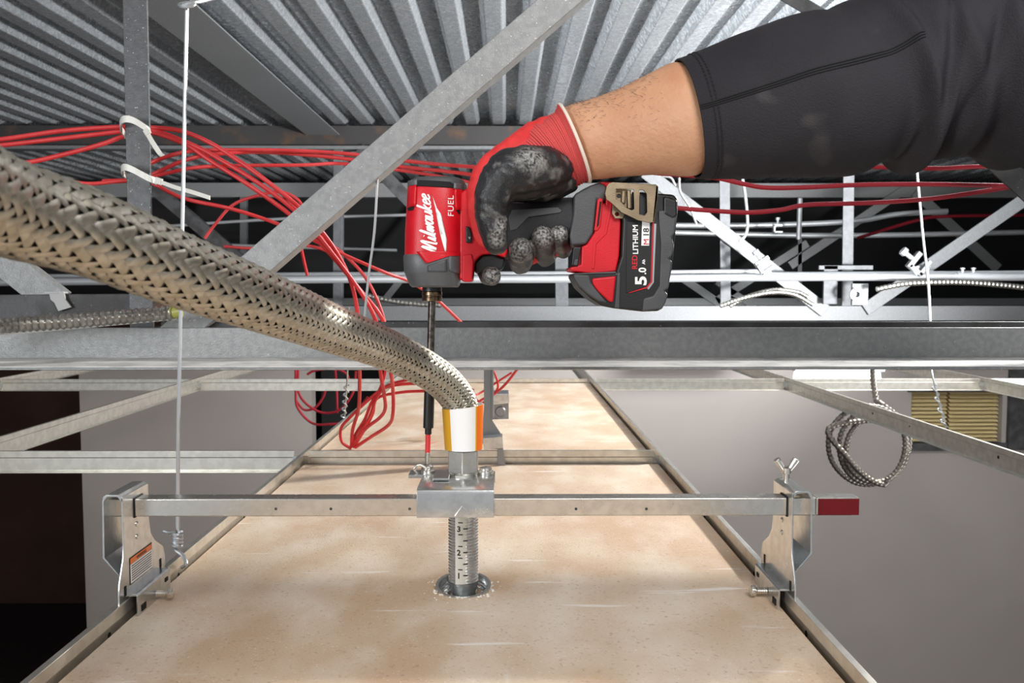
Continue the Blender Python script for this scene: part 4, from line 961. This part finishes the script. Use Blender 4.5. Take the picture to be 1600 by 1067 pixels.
clip = part('belt_clip', holed([(949,288),(955,286.5),(1021,290),(1025,293),(1024,310),(1019,348),(1012,349.5),(993,345),(968,333),(952,318),(945,313),(943,304),(945,293)],
   [[(960,297),(987,298),(988,328),(984,330),(976,326),(968,317),(960,313)], [(996,298),(1002,299),(1007,305),(1008,333),(1004,338),(996,336)]], CY, CY+.0016), BRONZE, drv, .0004, seg=1)
part('clip_mount', holed([(957,296),(972,296),(985,298),(984,326),(978,328),(972,342),(960,342),(955,334),(956,320),(958,312)], [circ(965.5,307,3.2), circ(963,335,3.2)], CY+.006, CY+.009), BRONZE, clip, .0004, seg=1)
for a0, a1 in (((973,300),(972,318)),((981,299),(982,326))):
    part('clip_rib', MB().tube([Vector((dx(a0[0]),CY+.005,dz(a0[1]))), Vector((dx(a1[0]),CY+.005,dz(a1[1])))], .0024, 10), BRONZE, clip)
part('clip_bend', MB().prism([(dx(1021),dz(291)),(dx(1025),dz(293)),(dx(1024),dz(312)),(dx(1019),dz(348)),(dx(1016),dz(348))], CY, CY+.012), BRONZE, clip, .0005)
# collet and bit
bxc = Vector((P(675,450,DYC).x, DYC, 0)); bz = lambda py: P(674, py, DYC).z
mb = MB().lathe([(.0095,bz(455)),(.0095,bz(448))], (bxc.x,DYC,0), n=24); part('collet_neck', mb, BLK, drv)
mb = MB().lathe([(.0085,bz(471)),(.0098,bz(470)),(.0100,bz(464)),(.0094,bz(463)),(.0094,bz(462)),(.0100,bz(461)),(.0098,bz(456)),(.009,bz(455))], (bxc.x,DYC,0), n=28); part('collet', mb, COLLET, drv, sharp=30)
bit_top = Vector((bxc.x, DYC, bz(470))); bit_end = Vector((scp.x, .858, zt_c+.009))
ext = thing('bit_extension', bit_end, 'long dark bit extension with a black sleeve between the red bands, reaching the clamp screw', 'drill bit')
def bl(f0, f1, r0, r1, n, m, name, label=None, bev=.0004):
    part(name, MB().tube([bit_top.lerp(bit_end, f0), bit_top.lerp(bit_end, f1)], [r0, r1], n), m, ext, bev, label=label)
fpy = lambda py: (py-470)/(736-470)
bl(-.02, fpy(560), .0038, .0038, 12, HEX, 'hex_shank'); bl(fpy(560), fpy(606), .0036, .0036, 12, HEX, 'hex_shank')
bl(fpy(598), fpy(608), .0042, .0042, 14, REDW, 'red_band'); bl(fpy(608), fpy(616), .0042, .0042, 14, BLK, 'sleeve_end')
bl(fpy(615), fpy(676), .0052, .0052, 20, BLK, 'black_sleeve'); bl(fpy(676), fpy(686), .0034, .0034, 14, BLK, 'sleeve_end')
bl(fpy(686), fpy(716), .0026, .0026, 12, REDW, 'red_band'); bl(fpy(716), .995, .0026, .0022, 10, CHROME, 'bit_tip')
# ------------------------------------------------------------------ person: forearm, glove, shirt sleeve
per = thing('person', P(1100, 280, .79), 'person in black shirt reaching from the right, red and black gloved hand gripping the tool', 'person')
def skin_material():
    return mat('skin', (206,158,124), 0, .5, (188,134,100), 22, 5, .3, .7, bump=.35, bscale=260, spec=.4)
SKIN = skin_material()
def ring_loft(rings, n=40, fn=None, close=(True, True)):
    # rings: centre px, py_top, py_bot, Y, depth ratio, slant (x shift per unit z, in px per px)
    vs = []; 
    for (cx, t_, b_, Y, dr, sl) in rings:
        k = S(Y); c = P(cx, (t_+b_)/2, Y); h = (b_-t_)/2*k
        for j in range(n):
            th = 2*PI*j/n; zz = h*math.sin(th); yy = -h*dr*math.cos(th); r_ = Vector((c.x - sl*zz, c.y + yy, c.z + zz))
            if fn: r_ = fn(r_, cx, th, h)
            vs.append(r_)
    M_ = len(rings); fs = [(i*n+k, i*n+(k+1)%n, (i+1)*n+(k+1)%n, (i+1)*n+k) for i in range(M_-1) for k in range(n)]
    if close[0]: fs.append(tuple(range(n)))
    if close[1]: fs.append(tuple(range((M_-1)*n, M_*n))[::-1])
    return MB().add(vs, fs)
def dens(rings, per_=6):
    out = []; R = [Vector(r[:3]) for r in rings]; 
    A = np.array(rings, float); q = [A[0]*2-A[1]] + list(A) + [A[-1]*2-A[-2]]
    for i in range(1, len(q)-2):
        for k in range(per_):
            t = k/per_; p0, p1, p2, p3 = q[i-1:i+3]
            out.append(tuple(0.5*((2*p1)+(p2-p0)*t+(2*p0-5*p1+4*p2-p3)*t*t+(3*p1-p0-3*p2+p3)*t**3)))
    out.append(tuple(A[-1])); return out
ARM = [(820,240,285,.85,.6,.4),(850,212,274,.845,.68,.4),(880,180,277,.832,.76,.38),(910,166,279,.825,.82,.35),(940,157,276,.82,.85,.3),(980,142,273,.812,.88,.25),(1020,122,271,.804,.9,.2),(1066,102,273,.796,.9,.2),(1100,106,262,.79,.86,.18),(1180,96,250,.775,.8,.1),(1290,80,230,.75,.75,.05)]
o = part('body', ring_loft(dens(ARM)), SKIN, per, sharp=80)
# forearm hairs
HAIR = mat('dark_arm_hair', (62,40,28), 0, .6); mb = MB(); dd = dens(ARM, 20)
for k in range(380):
    r = dd[random.randrange(int(len(dd)*.26), int(len(dd)*.63))]; cx, t_, b_, Y, dr, sl = r; c = P(cx,(t_+b_)/2,Y); h = (b_-t_)/2*S(Y)
    th = random.gauss(1.15, .55); p = Vector((c.x - sl*h*math.sin(th), c.y - h*dr*math.cos(th), c.z + h*math.sin(th)))
    nrm = Vector((0, -math.cos(th), math.sin(th))); d = Vector((-random.uniform(.3,1), 0, random.uniform(-.5,.4))); l = random.uniform(.004,.009)
    mb.tube([p, p + d*l*.5 + nrm*.0008, p + d*l + nrm*.0006], [.00011,.00009,.00003], 3, cap=False)
part('arm_hair', mb, HAIR, per, stuff=True)
# glove: capsules remeshed into one surface
caps = []                                              # (points, radii, is_coat)
def cap(coat, *pts): caps.append((coat, [(P(a, b, Y), r/1000) for a, b, Y, r in pts]))
# back of the hand, red knit
cap(0, (888,226,.835,31), (862,228,.84,29), (835,238,.85,26), (812,252,.86,25), (790,270,.873,22), (770,288,.885,18))
cap(0, (840,228,.84,24), (808,244,.84,20), (780,258,.84,17), (760,276,.838,15), (748,300,.835,12), (746,330,.828,9.5), (752,362,.818,8.5), (757,376,.812,6.5))
# palm heel and thenar, black coat
cap(1, (872,262,.812,15), (850,262,.805,20), (822,264,.797,22), (796,268,.79,21), (778,284,.788,18), (768,308,.787,16), (766,334,.788,14.5), (771,358,.79,13.8), (775,379,.792,11.6))
cap(1, (886,284,.822,9), (862,282,.818,14), (830,284,.812,17), (800,288,.81,16))
cap(1, (893,290,.835,6.5), (870,290,.84,13), (835,292,.845,16))
# fingers: index on the trigger, three around the grip
cap(1, (775,292,.893,13), (757,335,.904,11.5), (752,385,.902,10.8), (757,418,.888,10.4), (764,430,.862,10.4), (768,431,.838,9.8))
cap(1, (800,290,.897,13), (800,345,.907,11.5), (806,392,.903,11.2), (813,412,.882,11.2), (815,402,.848,12), (814,391,.829,12.2))
cap(0, (800,372,.902,10.5), (826,398,.880,9.5), (832,400,.866,8.5))
cap(0, (845,372,.9,10), (862,388,.878,9), (866,388,.866,8.5))
cap(1, (830,286,.897,13), (838,345,.907,11.2), (846,385,.903,11), (852,400,.880,11), (850,386,.845,11.6), (848,372,.828,12))
cap(1, (858,282,.892,12), (868,340,.902,10), (875,375,.898,9.6), (879,390,.878,9.4), (877,378,.845,9.4), (874,367,.832,9.6))
ms = MB(); grid = []
for coat, l in caps:
    for i in range(len(l)-1):
        (a, ra), (b, rb_) = l[i], l[i+1]; nst = max(2, int((b-a).length/.0022))
        for k in range(nst + (i == len(l)-2)):
            f = k/nst; p = a.lerp(b, f); r = ra+(rb_-ra)*f; ms.sphere(p, r, 14); grid.append((coat, p.x, p.y, p.z, r))
me = bpy.data.meshes.new('g'); me.from_pydata(ms.v, [], ms.f); o = bpy.data.objects.new('g', me); C.objects.link(o)
rm = o.modifiers.new('r', 'REMESH'); rm.mode = 'VOXEL'; rm.voxel_size = .0011; sm = o.modifiers.new('s', 'SMOOTH'); sm.iterations = 9; sm.factor = .5
dg = bpy.context.evaluated_depsgraph_get(); dg.update(); gm = bpy.data.meshes.new_from_object(o.evaluated_get(dg)); bpy.data.objects.remove(o)
co = np.zeros(len(gm.vertices)*3); gm.vertices.foreach_get('co', co); co = co.reshape(-1,3); G = np.array(grid)
def dist(sel): 
    g = G[G[:,0] == sel]; best = np.full(len(co), 9.)
    for q in g: best = np.minimum(best, np.sqrt(((co-q[1:4])**2).sum(1)) - q[4])
    return best
coat = (dist(0) - dist(1))
# creases
tips = [(P(*q), r) for q, r in (((813,386,.826),.013),((848,366,.822),.012),((874,361,.824),.010),((770,427,.828),.011),((780,372,.775),.010),((786,352,.776),.008),((836,240,.772),.016))]
du = np.zeros(len(co))
for q, r in tips: du = np.maximum(du, np.clip(1.35 - np.sqrt(((co - np.array(list(q)))**2).sum(1))/r, 0, 1))
ad = gm.attributes.new('dust', 'FLOAT', 'POINT'); ad.data.foreach_set('value', du.astype(np.float32))
at = gm.attributes.new('coat', 'FLOAT', 'POINT'); at.data.foreach_set('value', coat.astype(np.float32))
no = np.zeros(len(gm.vertices)*3); gm.vertices.foreach_get('normal', no); no = no.reshape(-1,3)
wr = (np.sin(co[:,0]*420+co[:,2]*260+1.6*np.sin(co[:,2]*170))*np.sin(co[:,2]*210-co[:,0]*120))*.00045
co2 = co + no*wr[:,None]; gm.vertices.foreach_set('co', (co2 - np.array(list(WL['person']))).ravel())
gm.polygons.foreach_set('use_smooth', [True]*len(gm.polygons)); gm.update()
def glove_material():
    m = bpy.data.materials.new('work_glove'); m.use_nodes = True; N = m.node_tree.nodes; L = m.node_tree.links; b = N['Principled BSDF']
    at = N.new('ShaderNodeAttribute'); at.attribute_name = 'coat'; tc = N.new('ShaderNodeTexCoord')
    def nz(s_, d=3):
        n = N.new('ShaderNodeTexNoise'); n.inputs['Scale'].default_value = s_; n.inputs['Detail'].default_value = d; L.new(tc.outputs['Object'], n.inputs[0]); return n.outputs[0]
    def rng(o, a, c, lo=0, hi=1):
        r = N.new('ShaderNodeMapRange'); r.inputs[1].default_value = a; r.inputs[2].default_value = c; r.inputs[3].default_value = lo; r.inputs[4].default_value = hi; L.new(o, r.inputs[0]); return r.outputs[0]
    def mix(a, c, f):
        x = N.new('ShaderNodeMix'); x.data_type = 'RGBA'
        for s_, v in ((6, a), (7, c)):
            if isinstance(v, tuple): x.inputs[s_].default_value = v
            else: L.new(v, x.inputs[s_])
        L.new(f, x.inputs[0]); return x.outputs[2]
    mask = rng(at.outputs['Fac'], -.0005, .0005)
    dust = mix(lin((34,34,36)), lin((170,166,160)), rng(nz(70, 8), .56, .8, 0, .6))
    da = N.new('ShaderNodeAttribute'); da.attribute_name = 'dust'
    mm = N.new('ShaderNodeMath'); mm.operation = 'MULTIPLY'; L.new(da.outputs['Fac'], mm.inputs[0]); L.new(rng(nz(420, 5), .38, .62, 0, .8), mm.inputs[1])
    dust = mix(dust, lin((186,184,180)), mm.outputs[0])
    dust = mix(dust, lin((150,148,144)), rng(nz(1500, 2), .6, .7, 0, .25))
    red = mix(lin((226,58,56)), lin((208,44,46)), rng(nz(60), .3, .7))
    L.new(mix(red, dust, mask), b.inputs['Base Color']); L.new(rng(mask, 0, 1, .7, .42), b.inputs['Roughness'])
    bp = N.new('ShaderNodeBump'); bp.inputs['Strength'].default_value = .5; bp.inputs['Distance'].default_value = .0008; L.new(nz(500, 3), bp.inputs['Height']); L.new(bp.outputs[0], b.inputs['Normal'])
    return m
gm.materials.append(glove_material()); glove = bpy.data.objects.new('glove', gm); gm.name = 'glove'; C.objects.link(glove); glove.parent = per; glove['label'] = 'red knit glove with dusty black palm coating'; WL['glove'] = WL['person']
# knit cuff
def knit_material():
    m = mat('red_knit', (222,52,56), 0, .75); N = m.node_tree.nodes; L = m.node_tree.links; b = N['Principled BSDF']
    at = N.new('ShaderNodeAttribute'); at.attribute_name = 'knit'; sp = N.new('ShaderNodeSeparateXYZ'); L.new(at.outputs['Vector'], sp.inputs[0])
    def wv(o, k):
        a = N.new('ShaderNodeMath'); a.operation = 'MULTIPLY'; a.inputs[1].default_value = k; L.new(o, a.inputs[0]); s_ = N.new('ShaderNodeMath'); s_.operation = 'SINE'; L.new(a.outputs[0], s_.inputs[0]); return s_.outputs[0]
    mu = N.new('ShaderNodeMath'); mu.operation = 'MULTIPLY'; L.new(wv(sp.outputs[0], 2*PI*26), mu.inputs[0]); L.new(wv(sp.outputs[1], 2*PI*130), mu.inputs[1])
    r = N.new('ShaderNodeMapRange'); r.inputs[1].default_value = .15; r.inputs[2].default_value = .8; L.new(mu.outputs[0], r.inputs[0])
    x = N.new('ShaderNodeMix'); x.data_type = 'RGBA'; x.inputs[6].default_value = lin((206,38,44)); x.inputs[7].default_value = lin((250,150,140)); L.new(r.outputs[0], x.inputs[0]); L.new(x.outputs[2], b.inputs['Base Color'])
    bp = N.new('ShaderNodeBump'); bp.inputs['Strength'].default_value = .6; bp.inputs['Distance'].default_value = .001; L.new(wv(sp.outputs[0], 2*PI*26), bp.inputs['Height']); L.new(bp.outputs[0], b.inputs['Normal'])
    return m
def cuff_mesh():
    n = 72; rings = []; K = 40; vs = []; uv = []
    top = [(797,226),(815,212),(832,196),(850,188),(866,176),(871,166)]
    bot = [(886,292),(893,292),(900,292),(906,289),(912,286),(918,282)]
    for i in range(K):
        f = i/(K-1)*(len(top)-1); a = min(int(f), len(top)-2); g = f-a
        tp_ = np.array(top[a])*(1-g)+np.array(top[a+1])*g; bt_ = np.array(bot[a])*(1-g)+np.array(bot[a+1])*g
        Y = .838 - .012*i/(K-1); T = P(*tp_, Y); B = P(*bt_, Y); c = (T+B)/2; h = (T-B)/2; dep = h.length*.82 if i > 12 else h.length*(.66+.16*i/12)
        puff = 1 + .012*math.sin(f*9) + (.02 if i > K-4 else 0)
        for k in range(n):
            th = 2*PI*k/n; p = c + h*math.sin(th)*puff + Vector((0,-1,0))*(dep*math.cos(th)*puff); vs.append(p); uv.append((i/(K-1), k/n, 0))
    fs = [(i*n+k, i*n+(k+1)%n, (i+1)*n+(k+1)%n, (i+1)*n+k) for i in range(K-1) for k in range(n)]
    return MB().add(vs, fs), uv, vs[-n:]
cm, uv, edge = cuff_mesh()
o = part('knit_cuff', cm, knit_material(), per, sharp=80); at = o.data.attributes.new('knit', 'FLOAT_VECTOR', 'POINT'); at.data.foreach_set('vector', np.array(uv, dtype=np.float32).ravel())
so = o.modifiers.new('s', 'SOLIDIFY'); so.thickness = .0018
mb = MB().tube(edge + [edge[0]], .0016, 8, cap=False)
for i_, v_ in enumerate(mb.v): mb.v[i_] = (v_[0]+.0018, v_[1], v_[2])
part('cuff_edge', mb, mat('cream_edging', (226,212,196), 0, .8), per, label='cream edge of the knit cuff')
# black shirt sleeve
CLOTH = mat('black_cotton', (38,36,40), 0, .8, (50,48,52), 9, 5, .35, .75, bump=.4, bscale=700, speck=(66,63,64), sscale=16, sth=.66, spec=.25)
SLV = [(1074,97,277,.792,.95,.22),(1090,92,277,.79,.97,.22),(1120,80,277,.785,.98,.2),(1170,60,276,.775,.98,.15),(1230,36,275,.765,.98,.12),(1290,20,272,.755,.98,.1),(1340,6,266,.748,.98,.08),(1375,-6,250,.742,.98,.05),(1390,-10,256,.74,1,.05),(1405,-14,264,.738,1.02,.05),(1425,-20,262,.735,1,.05),(1440,-26,244,.73,1,.04),(1465,-34,246,.728,1,.03),(1485,-40,240,.725,1,.03),(1510,-50,226,.72,1,.02),(1535,-62,222,.715,1.05,0),(1600,-96,252,.70,1.08,0),(1690,-112,268,.68,1.08,0),(1780,-96,250,.66,1.05,0),(1840,-50,200,.65,1,0),(1868,20,130,.645,1,0)]
def wrinkle(p, cx, th, h):
    k = 0
    for x0, s_, a, tilt in ((1385,10,.006,40),(1352,16,-.003,60),(1418,12,-.006,-20),(1450,14,.005,50),(1480,12,-.005,-40),(1512,16,.006,30),(1560,22,-.008,60),(1240,30,.0012,80),(1300,26,-.0015,-90),(1640,30,.008,-60)):
        k += a*math.exp(-((cx + tilt*math.sin(th) - x0)/s_)**2)
    d = Vector((0, -math.cos(th), math.sin(th))); return p + d*k
ol = dens(SLV, 10)
sh = part('shirt_sleeve', ring_loft(ol, 72, wrinkle, (False, True)), CLOTH, per, sharp=80)
so = sh.modifiers.new('s', 'SOLIDIFY'); so.thickness = .002; so.offset = -1
THREAD = mat('black_seam_thread', (22,21,23), 0, .8)
def sleeve_surf(cx, th):
    A = np.array(ol); r = [np.interp(cx, A[:,0], A[:,j]) for j in range(6)]; k = S(r[3]); c = P(cx, (r[1]+r[2])/2, r[3]); h = (r[2]-r[1])/2*k
    p = Vector((c.x - r[5]*h*math.sin(th), c.y - h*r[4]*math.cos(th), c.z + h*math.sin(th))); return wrinkle(p, cx, th, h) + Vector((0,-math.cos(th),math.sin(th)))*.0003
for xx in (1093, 1099):
    mb = MB()
    for k in range(44):
        a = -PI/2 + PI*k/44*1.0
        mb.tube([sleeve_surf(xx, a), sleeve_surf(xx, a+.05)], .0006, 5)
    part('hem_stitching', mb, THREAD, sh, stuff=True)
for off in (-.03, 0, .03):
    mb = MB().tube([sleeve_surf(x, .02+off+(x-1074)*.0006) for x in range(1076, 1384, 5)], .0007, 5)
    part('arm_seam', mb, THREAD, sh)
